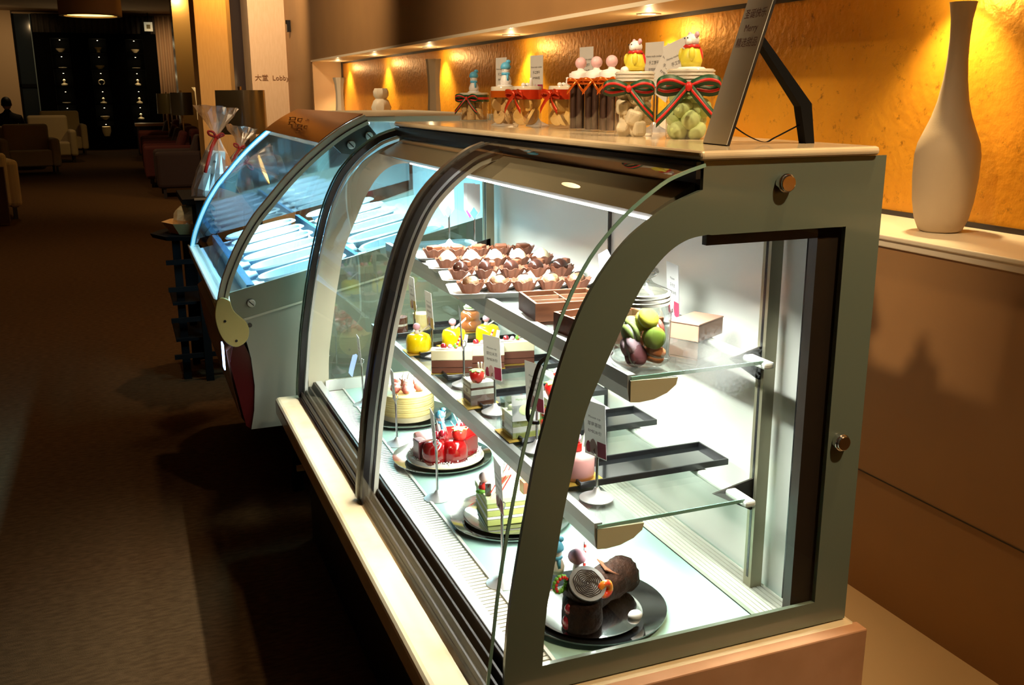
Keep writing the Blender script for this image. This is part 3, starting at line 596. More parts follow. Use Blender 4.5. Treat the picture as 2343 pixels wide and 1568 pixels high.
for yy in (GY0+.004, GY1-.004):
    g = B(); Q = offset(GCS, .02)+[(1.18, 1.265), (1.18, .985), (.526, .834), (.27, .776)]
    g.b.faces.new([g.b.verts.new((p[0], yy, p[1])) for p in Q]); g.o('side_glass', M_blue if yy < GY0+.1 else glass('mirrored_blue_glass', (.35, .6, .75), .62, .04), gel)
sweep_band(B(), GCS, -.006, -.002, GY1-.05, GY1-.012).o('far_glass_edge', mat('teal_glass_edge', (.02, .20, .30), .1, coat=1), gel, smooth=True)
sweep_band(B(), [p for p in GCS if p[0] >= .548], -.0075, -.0045, GY0+.018, GY1-.02).o('film_sign', mat('bronze_film', (0.46, 0.15, 0.045), 0.25, .6), gel, smooth=True, label='bronze film sign strip')
def on_curve(i, y, d=-.010):
    p = offset(GCS, d)[i]; q = GCS[i+1]; r = GCS[i-1]; return (p[0], y, p[1]), math.atan2(q[1]-r[1], q[0]-r[0])
i0 = [i for i, p in enumerate(GCS) if p[0] >= .60][0]
M_silk = mat('pale_film_print', (.95, .78, .50), .5)
for (body_, y, ii, sz) in (('冰品', 3.78, i0, .06), ('甜品', 3.50, i0-1, .045), ('冰', 3.60, i0+2, .03)):
    pos, ang = on_curve(ii, y); text(body_, sz, M_silk, gel, pos, (0, -ang, -PI/2), 'film_print')
# inside
M_pan = mat('steel_pan', (0.78, 0.88, 0.92), 0.3, .25); M_ice = mat('pale_ice_cream', (0.85, 0.9, 0.92), .6)
dz = lambda x: .765+(x-.28)*.225
B().prism([(.262, .735), (1.20, dz(1.20)-.05), (1.20, dz(1.20)-.06), (.262, .72)], 1, GY0+.02, GY1-.02).o('well_floor', mat('white_well', (.8, .88, .92), .4), gel)
B().box(1.19, 1.20, GY0+.02, GY1-.02, .9, 1.27).o('well_back', mat('white_well2', (.75, .86, .9), .25, .3), gel)
B().box(.80, 1.20, GY0, GY1, 1.268, 1.288).o('roof', M_frame, gel)
B().box(.664, .680, GY0+.02, GY1-.02, dz(.67)-.04, dz(.67)+.004).o('divider', mat('blue_divider', (.05, .16, .28), .3, .3), gel)
npan = 0
B().box(.318, .342, GY0+.02, GY1-.02, dz(.33)-.04, dz(.33)+.012).o('divider', mat('blue_divider', (.05, .16, .28), .3, .3), gel)
for col, xc in enumerate((.505, .84)):
    for r in range(6):
        yc = GY0+.12+r*.196; L = .140; Wd = .068; z = dz(xc)-.005
        b = B(); n = 24
        rim = [(L*math.copysign(abs(math.cos(a))**.7, math.cos(a)), Wd*math.copysign(abs(math.sin(a))**.7, math.sin(a))) for a in [2*PI*i/n for i in range(n)]]
        for (s0, z0, s1, z1) in ((1.06, 0, 1.0, .006), (1.0, .006, .94, .003), (.94, .003, .86, -.028)):
            a = [b.b.verts.new((p[0]*s0, p[1]*s0, z0)) for p in rim]; c = [b.b.verts.new((p[0]*s1, p[1]*s1, z1)) for p in rim]
            for i in range(n): b.b.faces.new((a[i], a[(i+1) % n], c[(i+1) % n], c[i]))
        b.b.faces.new(c)
        o = b.o('ice_cream_pan', M_pan, None, smooth=True, loc=(xc, yc, z+.005), ry=-.221)
        tag(o, 'oval steel pan, %s in the %s row of the ice cream case' % (['nearest', 'second nearest', 'third', 'fourth', 'second farthest', 'farthest'][r], ['front', 'rear'][col]), 'pan', 'oval pans in the ice cream case')
area('ice_case_light', (.70, 3.6, 1.262), (0, math.radians(8), 0), .03, 1.1, 55, (.50, .88, 1.0))
B().box(.67, .73, GY0+.05, GY1-.05, 1.264, 1.270).o('light_tube', glow('ice_tube', (.85, .95, 1), 8), gel)
B().box(.222, .262, GY0+.016, GY1-.014, .715, .752).o('front_sill', M_frame, gel, bev=.004); B().box(.219, .223, GY0+.016, GY1-.014, .742, .753).o('sill_edge', M_steel, gel)
for x, y in ((.47, 3.25), (.47, 4.1), (1.1, 3.25), (1.1, 4.1)):
    B().box(-.015, .015, -.015, .015, .06, .34).o('leg', M_blackm, gel, loc=(x, y, 0)); B().cyl((0, 0, 0), .022, .06, 14).o('foot', M_blackm, gel, loc=(x, y, 0))
B().box(.46, .50, 3.19, 3.2, .09, .11).o('tag_plate', mat('brass_tag', (.7, .5, .2), .4), gel)
B().prism([(.42, .33), (1.2, .33), (1.2, .03), (.52, .03)], 1, 3.3, 4.15).o('machine_housing', mat('grey_housing', (.16, .14, .11), .5), gel)
# ================================================================== DISPLAY STAND WITH GIFTS (beyond the ice cream case)
ds = thing('display_stand', 'black stepped display stand with slatted side beyond the ice cream case', 'stand', (0, 0, 0))
B().lathe([(0, 0), (.20, 0), (.21, .02), (0, .02)], (.30, 4.95, .69), 8).o('lower_tray', M_blackm, ds)
B().box(.24, .60, 4.75, 5.25, .86, .885).o('upper_board', M_blackm, ds)
for x, y, h in ((.20, 4.85, .69), (.26, 5.12, .69), (.30, 4.78, .86), (.58, 4.78, .86), (.30, 5.22, .86), (.58, 5.22, .86)): B().box(x-.018, x+.018, y-.018, y+.018, 0, h).o('leg', M_blackm, ds)
for z in (.12, .3, .45, .58): B().box(.145, .60, 4.77, 4.785, z, z+.022).o('slat', M_blackm, ds)
for k, z in enumerate((.20, .38)): B().box(.16, .60, 4.80, 5.2, z, z+.012).o('shelf', M_blackm, ds)
bs = thing('basket', 'octagonal cream basket of wrapped treats on the lower stand step', 'basket', (.30, 4.92, .712))
b = B(); 
for (r0, z0, r1, z1) in ((.115, 0, .15, .055),):
    b.lathe([(0, 0), (.115, 0), (.155, .055), (.150, .055), (.112, .004), (0, .004)], seg=8)
b.o('tray', mat('cream_tray', (.72, .42, .16), .5), bs)
M_gdgn = mat('green_foil', (.02, .13, .05), .25, .3); M_amb = glass('amber_cellophane', (.95, .75, .5), .25, .08, 1)
for nm, c, r, mm, lab in (('gift_pack', (.265, 4.93, .785), (.06, .06, .055), mat('cream_pack', (.7, .6, .35), .4), 'cream wrapped treat in the basket, at its left'), ('gift_pack', (.345, 4.96, .80), (.06, .05, .065), M_gdgn, 'green foil treat in the basket, at its back'), ('gift_pack', (.32, 4.86, .752), (.042, .03, .032), mat('dark_red_pack', (.2, .03, .02), .4), 'dark red wrapped treat at the basket front'), ('gift_pack', (.275, 4.84, .748), (.03, .028, .026), M_white, 'small white treat at the basket front')):
    b = B().sph(c, r, 10, 7)
    for q in b.b.verts: q.co += Vector((random.uniform(-.006, .006), random.uniform(-.006, .006), random.uniform(-.006, .006)))
    tag(b.o(nm, mm), lab, 'treat')
mb_ = thing('menu_holder', 'black upright sign board leaning on the display stand', 'sign', (.325, 4.70, .69)); B().box(-.03, .035, -.008, .008, 0, .20).o('board', M_blackm, mb_, rx=.0); B().box(-.035, .04, -.010, -.006, .195, .205).o('board_edge', mat('cream_edge', (.6, .5, .35), .5), mb_)
cn = B().lathe([(0, 0), (.06, 0), (.045, .04), (.0, .04)], (.47, 4.85, .886), 24).o('cake_stand', mat('tan_paper_drum', (.55, .28, .1), .6), smooth=True); tag(cn, 'tan drum riser under the wrapped gift bags', 'riser')
M_cello = glass('cellophane', (.97, .95, .9), .42, .32, 1.0); M_ribr = mat('red_ribbon', (.50, .02, .01), .4)
def gift_bag(loc, s, lab, rz=0, tilt=0.0):
    t = thing('gift_bag', lab, 'gift bag', loc, rz, ry=tilt)
    def crinkle(prof, seg=26, amp=.10, ph=0):
        b = B(); rings = []
        for k, (r, z) in enumerate(prof):
            rings.append([b.b.verts.new((r*s*(1+amp*math.sin(i*2*PI/seg*7+ph+k*.6)+amp*.7*random.uniform(-1, 1))*math.cos(2*PI*i/seg), r*s*.62*(1+amp*math.sin(i*2*PI/seg*5+k))*math.sin(2*PI*i/seg), s*z+random.uniform(-.004, .004)*s)) for i in range(seg)])
        for a, c in zip(rings, rings[1:]):
            for i in range(seg): b.b.faces.new((a[i], a[(i+1) % seg], c[(i+1) % seg], c[i]))
        return b
    crinkle([(.088, 0), (.092, .03), (.075, .10), (.045, .18), (.014, .235), (.010, .25), (.016, .262), (.04, .30), (.07, .335), (.085, .365)]).o('cellophane', M_cello, t)
    pts = [(-.008, 0), (-.03, .012), (-.034, .035), (-.014, .03), (0, 0), (.016, .026), (.028, .018), (.008, 0)]
    B().tube([(x*s, -.014*s, (.243+z*.6)*s) for x, z in smooth_line(pts, 3)], .005*s, 6).tube([(0, -.014*s, .243*s), (-.02*s, -.02*s, .20*s), (-.035*s, -.04*s, .15*s), (-.05*s, -.055*s, .10*s)], .007*s, 6).sph((0, -.012*s, .243*s), .011*s, 8, 6).o('ribbon', M_ribr, t, smooth='all')
    b = B().box(-.055*s, .05*s, -.035*s, .035*s, .002, .13*s).box(-.035*s, .035*s, -.028*s, .028*s, .13*s, .19*s)
    pk = b.o('packet', mat('speckled_white_packet', (.78, .74, .66), .6), t, bev=.006*s)
    for x, z, c in ((-.022, .09, M_leg), (.012, .04, M_ribr), (.0, .12, M_ribr), (-.01, .145, M_leg)): B().cyl((0, 0, 0), .005*s, .002, 10).o('dot', c, pk, loc=(x*s, -.0355*s, z*s), rx=PI/2)
    return t
gift_bag((.375, 4.62, .905), 1.10, 'large cellophane gift bag tied with a red ribbon', .1, .10)
gift_bag((.50, 4.95, .90), .85, 'smaller cellophane gift bag leaning behind the large one', -.1, .18)
# ================================================================== CARD HOLDERS
M_pic = mat('plum_picture', (.30, .02, .06), .6); M_pic2 = mat('pale_picture', (.55, .40, .40), .6); M_pic3 = mat('golden_picture', (.65, .5, .15), .6)
def card_holder(loc, h, lab, ch=.098, cw=.052, yaw=0.0, pic=True, style=0, en='Cheese cake', zh='芝士蛋糕', pr='RMB28/份', group=None, pm=None, lean=.06):
    """chrome stand; the card faces -x (the customer side) plus yaw"""
    t = thing('card_holder', lab, 'card holder', loc, 0, group)
    B().lathe([(0, 0), (.030, 0), (.030, .0015), (.020, .006), (.008, .012), (.0035, .020), (0, .020)], seg=28).o('base', M_chromeb, t, smooth=True)
    B().tube([(0, 0, .015), (0, 0, h)], .0026, 10).o('stem', M_chrome, t, smooth=True)
    B().tube([(.004*math.cos(a)*1.6, .0, h+.006+.008*math.sin(a)) for a in [PI*1.5+PI*2*i/10 for i in range(11)]], .0014, 6).o('clip', M_chrome, t, smooth=True)
    c = B().box(-.0005, .0005, -cw/2, cw/2, 0, ch).o('card', M_paper, t, loc=(-.003, 0, h-.004)); c.rotation_euler = (0, -lean, yaw)
    text(en, .0062, M_ink, c, (-.0008, 0, ch*.70), (PI/2, 0, -PI/2)); text(zh, .0085, M_ink, c, (-.0008, 0, ch*.56), (PI/2, 0, -PI/2)); text(pr, .0078, M_ink, c, (-.0008, 0, ch*.43), (PI/2, 0, -PI/2))
    if pic:
        B().box(-.0008, -.0006, -cw/2, -cw*.10, .002, ch*.30).o('picture', pm or M_pic, c)
        B().lathe([(0, 0), (.009, .002), (.010, .016), (.004, .026), (0, .028)], seg=10, sx=.06).o('picture', M_pic2, c, loc=(-.0012, .004, .004))
        B().lathe([(0, 0), (.006, .002), (.007, .012), (.003, .02), (0, .022)], seg=10, sx=.06).o('picture', pm or M_pic, c, loc=(-.0012, .016, .004))
    return t
DZ, LZ, UZ, TZ = .480, .682, .925, 1.276
card_holder((.578, 1.514, DZ), .148, 'card holder on the deck nearest the viewer, behind the curved frame', yaw=-.12, en='Green tea cake', zh='抹茶蛋糕')
card_holder((.583, 1.930, DZ), .125, 'card holder on the deck between the green cake and the red cake', yaw=-.13, pic=False, ch=.085)
card_holder((.590, 2.300, DZ), .12, 'card holder on the deck mostly hidden behind the centre door edge', yaw=-.1, pic=False, ch=.085)
card_holder((.585, 2.655, DZ), .125, 'card holder on the deck at the far end before the yellow cake', yaw=-.08, pic=False, ch=.085)
for x, y, h, yw, lab, zh in ((.702, 1.383, .080, .30, 'card holder on the lower shelf beside the pink mousse', '草莓慕斯'), (.700, 1.640, .082, .30, 'card holder on the lower shelf beside the green layered cup', '抹茶杯'), (.705, 1.885, .078, .42, 'card holder on the lower shelf beside the strawberry trifle cup', '提拉米苏'), (.709, 2.105, .094, -.25, 'card holder on the lower shelf in front of the layered slices', '白巧蛋糕'), (.719, 2.394, .078, .05, 'card holder on the lower shelf between the yellow domes', '芒果慕斯'), (.737, 2.620, .078, .05, 'card holder on the lower shelf at the far end', '布丁')):
    card_holder((x, y, LZ), h, lab, yaw=yw, zh=zh, pm=M_pic3 if y > 2.3 else None, en='Mousse cup', pr='RMB28/份')
card_holder((.975, 1.60, UZ), .012, 'card standing behind the macaron jar on the upper shelf', yaw=-.15, zh='马卡龙', en='Macaron', pr='RMB128/瓶', ch=.105, cw=.06)
# pennant cards at the far end of the upper shelf
M_pink = mat('magenta_print', (.75, .05, .25), .5); M_cy = mat('cyan_print', (.15, .5, .7), .5)
for k, (x, y, lab) in enumerate(((.865, 2.68, 'chrome stand with white pennants, the left of two behind the truffles'), (.915, 2.60, 'chrome stand with white pennants, the right of two behind the truffles'))):
    t = thing('pennant_stand', lab, 'card holder', (x, y, UZ))
    B().lathe([(0, 0), (.034, 0), (.034, .002), (.012, .008), (.003, .02), (0, .02)], seg=28).o('base', M_chromeb, t, smooth=True)
    B().tube([(0, 0, .015), (0, 0, .115)], .0026).o('stem', M_chrome, t, smooth=True); B().tube([(.012*math.cos(a), 0, .122+.012*math.sin(a)) for a in [PI*.9+i*PI*1.2/8 for i in range(9)]], .0015, 6).o('clip', M_chrome, t, smooth=True)
    for q, (dy, m_) in enumerate(((-.018, M_cy), (.018, M_pink if k else M_cy))):
        pn = B().prism([(-.018, .10), (.018, .10), (.018, .025), (0, 0), (-.018, .025)], 0, -.0005, .0005).o('pennant', M_paper, t, loc=(-.008, dy, .085), rz=1.25-q*.5)
        B().prism([(0, .002), (.011, .02), (0, .036), (-.011, .02)], 0, -.001, -.0006).o('printed_tip', m_, pn)
for k, (x, y, r) in enumerate(((.905, 1.74, .2), (.925, 1.66, -.2))):  # solid cards stand in for reflections of the front cards in the back panel
    c = B().prism([(-.025, 0), (.025, 0), (.03, .11), (.0, .125), (-.02, .10)], 0, -.0006, .0006).o('mirrored_card', M_paper, loc=(x, y, UZ), rz=r, ry=-.08)
    tag(c, ['white folded card behind the chocolate box, the farther one', 'white folded card behind the chocolate box, the nearer one'][k], 'card')
# ================================================================== PLATES AND DECK CAKES
def plate(loc, r, m, lab, inner=None):
    t = thing('plate', lab, 'plate', loc)
    B().lathe([(0, 0), (r*.62, 0), (r*.70, .003), (r, .011), (r, .0135), (r*.69, .006), (0, .005)], seg=56).o('dish', m, t, smooth=True)
    if inner: B().lathe([(0, .0055), (inner, .0055), (inner+.003, .009), (inner+.001, .010), (inner-.004, .0075), (0, .0075)], seg=48).o('cake_board', M_chrome, t, smooth=True)
    return t
M_plate_b = mat('glossy_black_plate', (.008, .009, .010), .06, coat=1); M_plate_s = mat('polished_steel_plate', (.62, .63, .62), .06, 1.0)
plate((.688, 1.362, DZ), .128, M_plate_b, 'round black plate under the chocolate log cake')
plate((.693, 1.765, DZ), .128, M_plate_s, 'round polished steel plate under the green layered cake')
plate((.665, 2.152, DZ), .122, M_plate_s, 'round polished steel plate under the red glazed cake')
plate((.672, 2.500, DZ), .125, M_plate_s, 'round dark steel plate under the yellow crepe cake')
M_choc = mat('dark_chocolate_cake', (.012, .0045, .0025), .6, spec=.1, bump=(160, .8, .004), noise=((.028, .011, .006), 60, .4, .7))
M_cut = mat('grey_sugar_chocolate', (.13, .12, .11), .55)
M_straw = mat('strawberry_red', (.50, .01, .008), .3, coat=.3, noise=((.62, .05, .02), 40, .5, .8)); M_leafg = mat('leaf_green', (.16, .42, .04), .5)
M_pinkb = mat('pink_ball', (.80, .42, .52), .5); M_cream_ = mat('whipped_cream', (.85, .80, .68), .55); M_lemon = mat('pale_lemon_crepe', (.80, .60, .20), .5, noise=((.86, .70, .32), 30, .3, .7)); M_blu = mat('sky_blue_icing', (.12, .50, .78), .5)
M_stripe_r = mat('candy_red', (.75, .04, .03), .35); M_wt = mat('candy_white', (.85, .82, .8), .4); M_cherry = mat('dark_cherry', (.28, .01, .02), .15, coat=1); M_gbase = mat('gold_board', (.72, .45, .08), .3, .6)
M_sponge = mat('chocolate_sponge', (.12, .035, .016), .7, bump=(220, .5, .001)); M_milk = mat('milk_chocolate', (.15, .05, .022), .35); M_dk = mat('dark_chocolate_gloss', (.035, .012, .008), .2, coat=.5)
def strawberry(parent, c, s=1.0, name='strawberry', m=None):
    o = B().lathe([(0, -.016*s), (.006*s, -.013*s), (.011*s, -.004*s), (.0125*s, .004*s), (.009*s, .010*s), (0, .012*s)], seg=14).o(name, m or M_straw, parent, smooth='all', loc=c)
    b = B()
    for i in range(6):
        a = i*PI/3; b.prism([(0, 0), (.004*s, .008*s), (0, .013*s), (-.004*s, .008*s)], 2, 0, .001*s)
        b.b.verts.ensure_lookup_table()
        for v in b.b.verts[-8:]:
            x, y = v.co.x, v.co.y; v.co = Vector((x*math.cos(a)-y*math.sin(a), x*math.sin(a)+y*math.cos(a), .011*s+v.co.z-.2*math.hypot(x, y)))
    b.o('leaf_crown', M_leafg, o); return o
def snowman(parent, c, s=1.0, rz=0):
    o = B().lathe([(0, 0), (.011*s, .001*s), (.0125*s, .010*s), (.009*s, .020*s), (.006*s, .024*s), (.0085*s, .030*s), (.0085*s, .036*s), (.004*s, .041*s), (0, .042*s)], seg=16).o('snowman_topper', M_wt, parent, smooth='all', loc=c, rz=rz)
    B().lathe([(.0092*s, .035*s), (.0112*s, .037*s), (.0108*s, .041*s), (.0085*s, .046*s), (.004*s, .049*s), (0, .0495*s)], seg=14).sph((.007*s, .002*s, .050*s), (.006*s, .0045*s, .0045*s), 8, 6).o('hat', M_blu, o, smooth='all')
    B().lathe([(.0068*s, .022*s), (.0095*s, .024*s), (.0085*s, .028*s), (.006*s, .027*s)], seg=14).box(-.002*s, .002*s, -.012*s, -.009*s, .010*s, .024*s).o('scarf', M_blu, o, smooth='all')
    B().sph((-.0075*s, -.004*s, .033*s), .001*s, 6, 4).sph((-.0075*s, .003*s, .033*s), .001*s, 6, 4).o('eyes', M_black, o)
    return o
def candy_cane(parent, p0, p1, r=.0026, name='candy_cane'):
    b = B(); p0, p1 = Vector(p0), Vector(p1); n = 8
    b1 = B(); b2 = B()
    for i in range(n):
        (b1 if i % 2 else b2).tube([p0.lerp(p1, i/n), p0.lerp(p1, (i+1)/n)], r, 8)
    o = b1.o(name, M_wt, parent); b2.o('stripe', M_stripe_r, o); return o
# chocolate yule log on black plate
yl = thing('chocolate_log_cake', 'dark chocolate log cake with snowman and candy toppers', 'cake', (.672, 1.345, DZ+.0135))
B().lathe([(0, 0), (.088, 0), (.092, .003), (.086, .004), (0, .003)], seg=48).o('foil_board', M_chrome, yl, smooth=True)
b = B().lathe([(0, 0), (.020, 0)]+[(.0315+.0018*math.sin(k*1.9), .002+k*.0115) for k in range(11)]+[(.020, .119), (0, .119)], (0, 0, 0), 30)
for q in b.b.verts: q.co += Vector([random.uniform(-.0014, .0014) for _ in range(3)])
b.xf(Matrix.Translation((.0, .104, .035)) @ Matrix.Rotation(PI/2, 4, 'X') @ Matrix.Rotation(0, 4, 'Z'))
b.o('log_body', M_choc, yl, smooth=True, bev=.008, rz=-1.15)
b = B().lathe([(0, 0), (.030, 0), (.034, .008), (.035, .02), (.0335, .034), (.034, .046), (.028, .055), (0, .056)], seg=22)
for q in b.b.verts: q.co += Vector([random.uniform(-.001, .001) for _ in range(3)])
b.o('log_stump', M_choc, yl, smooth='all', loc=(-.035, -.045, .003))
b = B().cyl((0, 0, 0), .031, .045, 22); b.o('log_stump', M_choc, yl, smooth=True, bev=.006, loc=(-.03, -.026, .046), rx=.62)
cf = B().lathe([(0, 0), (.0315, 0), (.0315, .003), (0, .003)], seg=28).o('cut_face', M_cut, yl, smooth=True, loc=(-.03, -.0535, .0835), rx=.62)
b = B()
for k in range(1, 9): b.tube([((.003*k+.0008*math.sin(a*7+k))*math.cos(a), (.003*k+.0008*math.sin(a*7+k))*math.sin(a), .0034) for a in [2*PI*i/26 for i in range(27)]], .0008, 5)
b.o('bark_ridges', M_choc, cf)
pb = B().sph((-.028, -.010, .112), (.016, .016, .0125), 16, 10).o('pink_topper', M_pinkb, yl, smooth='all', label='pink and white mushroom topper'); B().lathe([(0, 0), (.009, 0), (.006, .02), (0, .03)], (-.028, -.010, .080), 12).o('topper_stem', M_wt, pb, smooth='all')
snowman(yl, (-.062, .0, .085), 1.15)
b = B()
for i in range(14):
    a = 2*PI*i/14; b.sph((.013*math.cos(a), 0, .013*math.sin(a)), .0045, 8, 5)
wre = b.o('wreath', M_leafg, yl, smooth='all', loc=(-.070, -.035, .082), rz=.3); b = B()
for i in range(0, 8): a = 2*PI*i/14+.6; b.sph((.013*math.cos(a), -.004, .013*math.sin(a)), .003, 6, 4)
b.o('berries', M_stripe_r, wre)
o = B().lathe([(.005, 0), (.007, .006), (.013, .007), (.017, .001), (.013, -.005), (.007, -.005), (.005, 0)], seg=22).o('gummy_ring', mat('orange_gummy', (.9, .30, .02), .25, coat=.5, noise=((.9, .05, .02), 40, .45, .55)), yl, smooth='all', loc=(-.002, -.06, .072), rx=PI/2, rz=.2)
candy_cane(yl, (.0, .02, .075), (.004, .026, .118)); B().sph((-.066, -.052, .02), (.008, .008, .014), 10, 8).sph((-.064, -.054, .045), (.007, .007, .01), 10, 8).o('berry', M_cherry, yl, smooth='all')
B().sph((.06, -.055, .008), (.013, .010, .009), 14, 8).o('sugar_shell', M_wt, yl, smooth='all')
B().prism([(0, 0), (.03, .0), (.04, .03), (.01, .05)], 2, 0, .002).o('chocolate_shard', M_milk, yl, loc=(.03, .0, .07), ry=.5)
# green layered cake
gc = thing('green_layer_cake', 'rectangular green tea layer cake with candy and strawberry on top', 'cake', (.690, 1.758, DZ+.0135), -.12)
B().lathe([(0, 0), (.096, 0), (.099, .003), (.094, .004), (0, .003)], seg=48).o('foil_board', M_plate_s, gc, smooth=True)
M_mg = mat('matcha_green', (.44, .47, .13), .65, bump=(150, .3, .001)); M_mc = mat('pale_matcha_cream', (.62, .72, .36), .5)
for i, (h0, h1, m_, dx) in enumerate(((.004, .018, M_mg, 0), (.018, .024, M_cream_, .001), (.024, .038, M_mg, 0), (.038, .043, M_cream_, .001), (.043, .053, M_mg, 0), (.053, .066, M_mc, .002))):
    B().box(-.062-dx, .068+dx, -.052-dx, .052+dx, h0, h1).o('cake_layer' if i % 2 == 0 else 'cream_layer', m_, gc, bev=.002)
B().box(-.062, -.050, -.040, -.034, .066, .092).o('chocolate_block', M_dk, gc, bev=.001); B().box(.010, .042, -.052, -.028, .066, .092).o('chocolate_block', M_milk, gc, bev=.001, rz=.1)
B().box(-.02, .0, .0, .025, .066, .088).o('chocolate_block', M_milk, gc, bev=.001)
def stripe_card(par, pts, loc, rz, ry=0, rx=0):
    o = B().prism(pts, 1, -.0008, .0008).o('striped_chocolate', mat('ivory_chocolate', (.88, .78, .55), .4), par, loc=loc, rz=rz, ry=ry, rx=rx)
    for k in range(3): B().rbox((.001+.011*k-.01, -.0012, .030), (.0022, .0008, .040), 0, .55).o('red_stripe', M_stripe_r, o)
stripe_card(gc, [(-.022, .0), (.025, .0), (.025, .05)], (-.035, -.052, .066), 0)
stripe_card(gc, [(-.022, .0), (.018, .0), (.022, .05), (-.014, .06)], (.006, .01, .086), .3)
strawberry(gc, (.054, -.035, .080), 1.15); B().sph((-.055, .0, .092), .012, 12, 8).sph((-.056, .004, .074), .010, 12, 8).o('santa_topper', mat('pink_white_candy', (.85, .65, .62), .5), gc, smooth='all'); B().lathe([(0, 0), (.012, 0), (.011, .012), (0, .018)], (-.058, -.006, .064), 12).o('topper_coat', M_stripe_r, gc, smooth='all')
B().sph((-.062, -.01, .066), (.014, .012, .006), 12, 8).o('mint_leaf', M_leafg, gc, smooth='all')
# red glazed cake
rc = thing('red_glazed_cake', 'glossy red heart shaped mousse cake with strawberry and chocolate curls', 'cake', (.668, 2.140, DZ+.0135))
B().lathe([(0, 0), (.094, 0), (.096, .003), (.091, .004), (0, .003)], seg=48).o('cake_board', M_beigep, rc, smooth=True)
M_glaze = mat('red_glaze', (.19, .0008, .0015), .14, coat=.5); M_rside = mat('dark_red_side', (.13, .01, .015), .3, coat=.3)
for cx_, cy_, r_ in ((-.040, -.046, .030), (.006, -.056, .032)):
    B().lathe([(0, 0), (r_, 0), (r_+.002, .02), (r_, .042), (r_*.8, .053), (0, .056)], (cx_, cy_, .004), 26).o('glazed_lobe', M_glaze, rc, smooth='all')
B().prism([(-.078, -.02), (-.066, .045), (.0, .06), (.078, .045), (.082, -.018), (.035, -.052), (-.05, -.052)], 2, .004, .056).o('glazed_body', M_glaze, rc, bev=.005, seg=3, smooth=True)
B().rbox((-.068, -.018, .034), (.022, .034, .05), .15).o('cake_block', M_rside, rc, bev=.002)
M_coco = mat('coconut_flakes', (.82, .78, .72), .8); b = B()
for i in range(340):
    a = PI*(.80+1.35*random.random()); r_ = random.uniform(.078, .090); b.rbox((r_*math.cos(a), r_*math.sin(a), random.uniform(.006, .015)), (.005, .002, .002), random.random()*3, random.random())
b.o('coconut_rim', M_coco, rc, kind='stuff')
B().lathe([(.084, .004), (.092, .004), (.090, .013), (.084, .011)], seg=48).o('cream_border', M_coco, rc, smooth=True)
strawberry(rc, (.022, -.050, .070), 1.5)
for c_ in ((-.012, -.022, .067), (.045, .02, .066), (.05, .01, .07), (-.025, -.016, .064)): B().sph(c_, .0085, 12, 8).o('cherry', M_cherry, rc, smooth='all')
for i in range(11):
    a = random.uniform(0, 2*PI); l = random.uniform(.03, .06); x0, y0 = random.uniform(-.02, .045), random.uniform(-.03, .02); ln = random.uniform(-.02, .02)
    B().tube([(x0, y0, .057), (x0+ln*.3, y0+.004, .057+l*.5), (x0+ln, y0+.008, .057+l)], [.0016, .0014, .0008], 5).o('chocolate_curl', M_cream_, rc, smooth='all')
for i in range(6):
    x0, y0 = random.uniform(.02, .06), random.uniform(-.03, .03); B().tube([(x0-.015, y0-.01, .064), (x0, y0, .068+.004*i/3), (x0+.015, y0+.012, .066)], .0013, 5).o('chocolate_curl', M_cream_, rc, smooth='all')
snowman(rc, (-.005, .015, .056), 1.15)
# crepe cake
cc = thing('yellow_crepe_cake', 'round yellow crepe cake topped with sugar-dusted strawberries', 'cake', (.668, 2.480, DZ+.0135))
B().lathe([(0, 0), (.074, 0), (.0745, .014), (0, .014)], seg=44).o('cake_base', M_beigep, cc, smooth=True)
b = B(); pr = [(0, .014)]
for k in range(9): z = .014+k*.0065; pr += [(.0735+.0008*(k % 2), z), (.075, z+.002), (.0748, z+.0058), (.0728, z+.0064)]
pr += [(.070, .0745), (.0, .0765)]
b.lathe(pr, seg=48).o('crepe_layers', M_lemon, cc, smooth=True)
M_dust = mat('sugared_strawberry', (.72, .18, .13), .6, noise=((.88, .72, .66), 55, .48, .62))
for x, y in ((-.012, -.044), (.026, -.034), (-.038, -.026), (.0, -.010), (.035, .006), (-.025, .014)): B().lathe([(0, -.012), (.008, -.011), (.0145, -.002), (.013, .008), (.006, .015), (0, .016)], (x, y, .088), 12).o('strawberry', M_dust, cc, smooth='all')
for p in (((0, .0, .09), (.012, .01, .115), (.02, .0, .13)), ((-.005, .005, .09), (-.01, .0, .11), (-.004, .004, .122)), ((.01, .012, .09), (.024, .02, .105), (.036, .016, .118))): B().tube(p, [.003, .0024, .0012], 6).o('chocolate_curl', M_cream_, cc, smooth='all')
B().box(-.012, .0, .012, .03, .08, .10).o('chocolate_block', M_milk, cc)
bc = B().lathe([(0, 0), (.05, 0), (.06, .02), (.058, .02), (.048, .003), (0, .003)], (0, 0, 0), 28).o('small_bowl', glass('blue_bowl', (.75, .88, .95), .12), loc=(.775, 2.43, DZ), smooth=True); tag(bc, 'small pale blue glass bowl right of the yellow crepe cake', 'bowl')
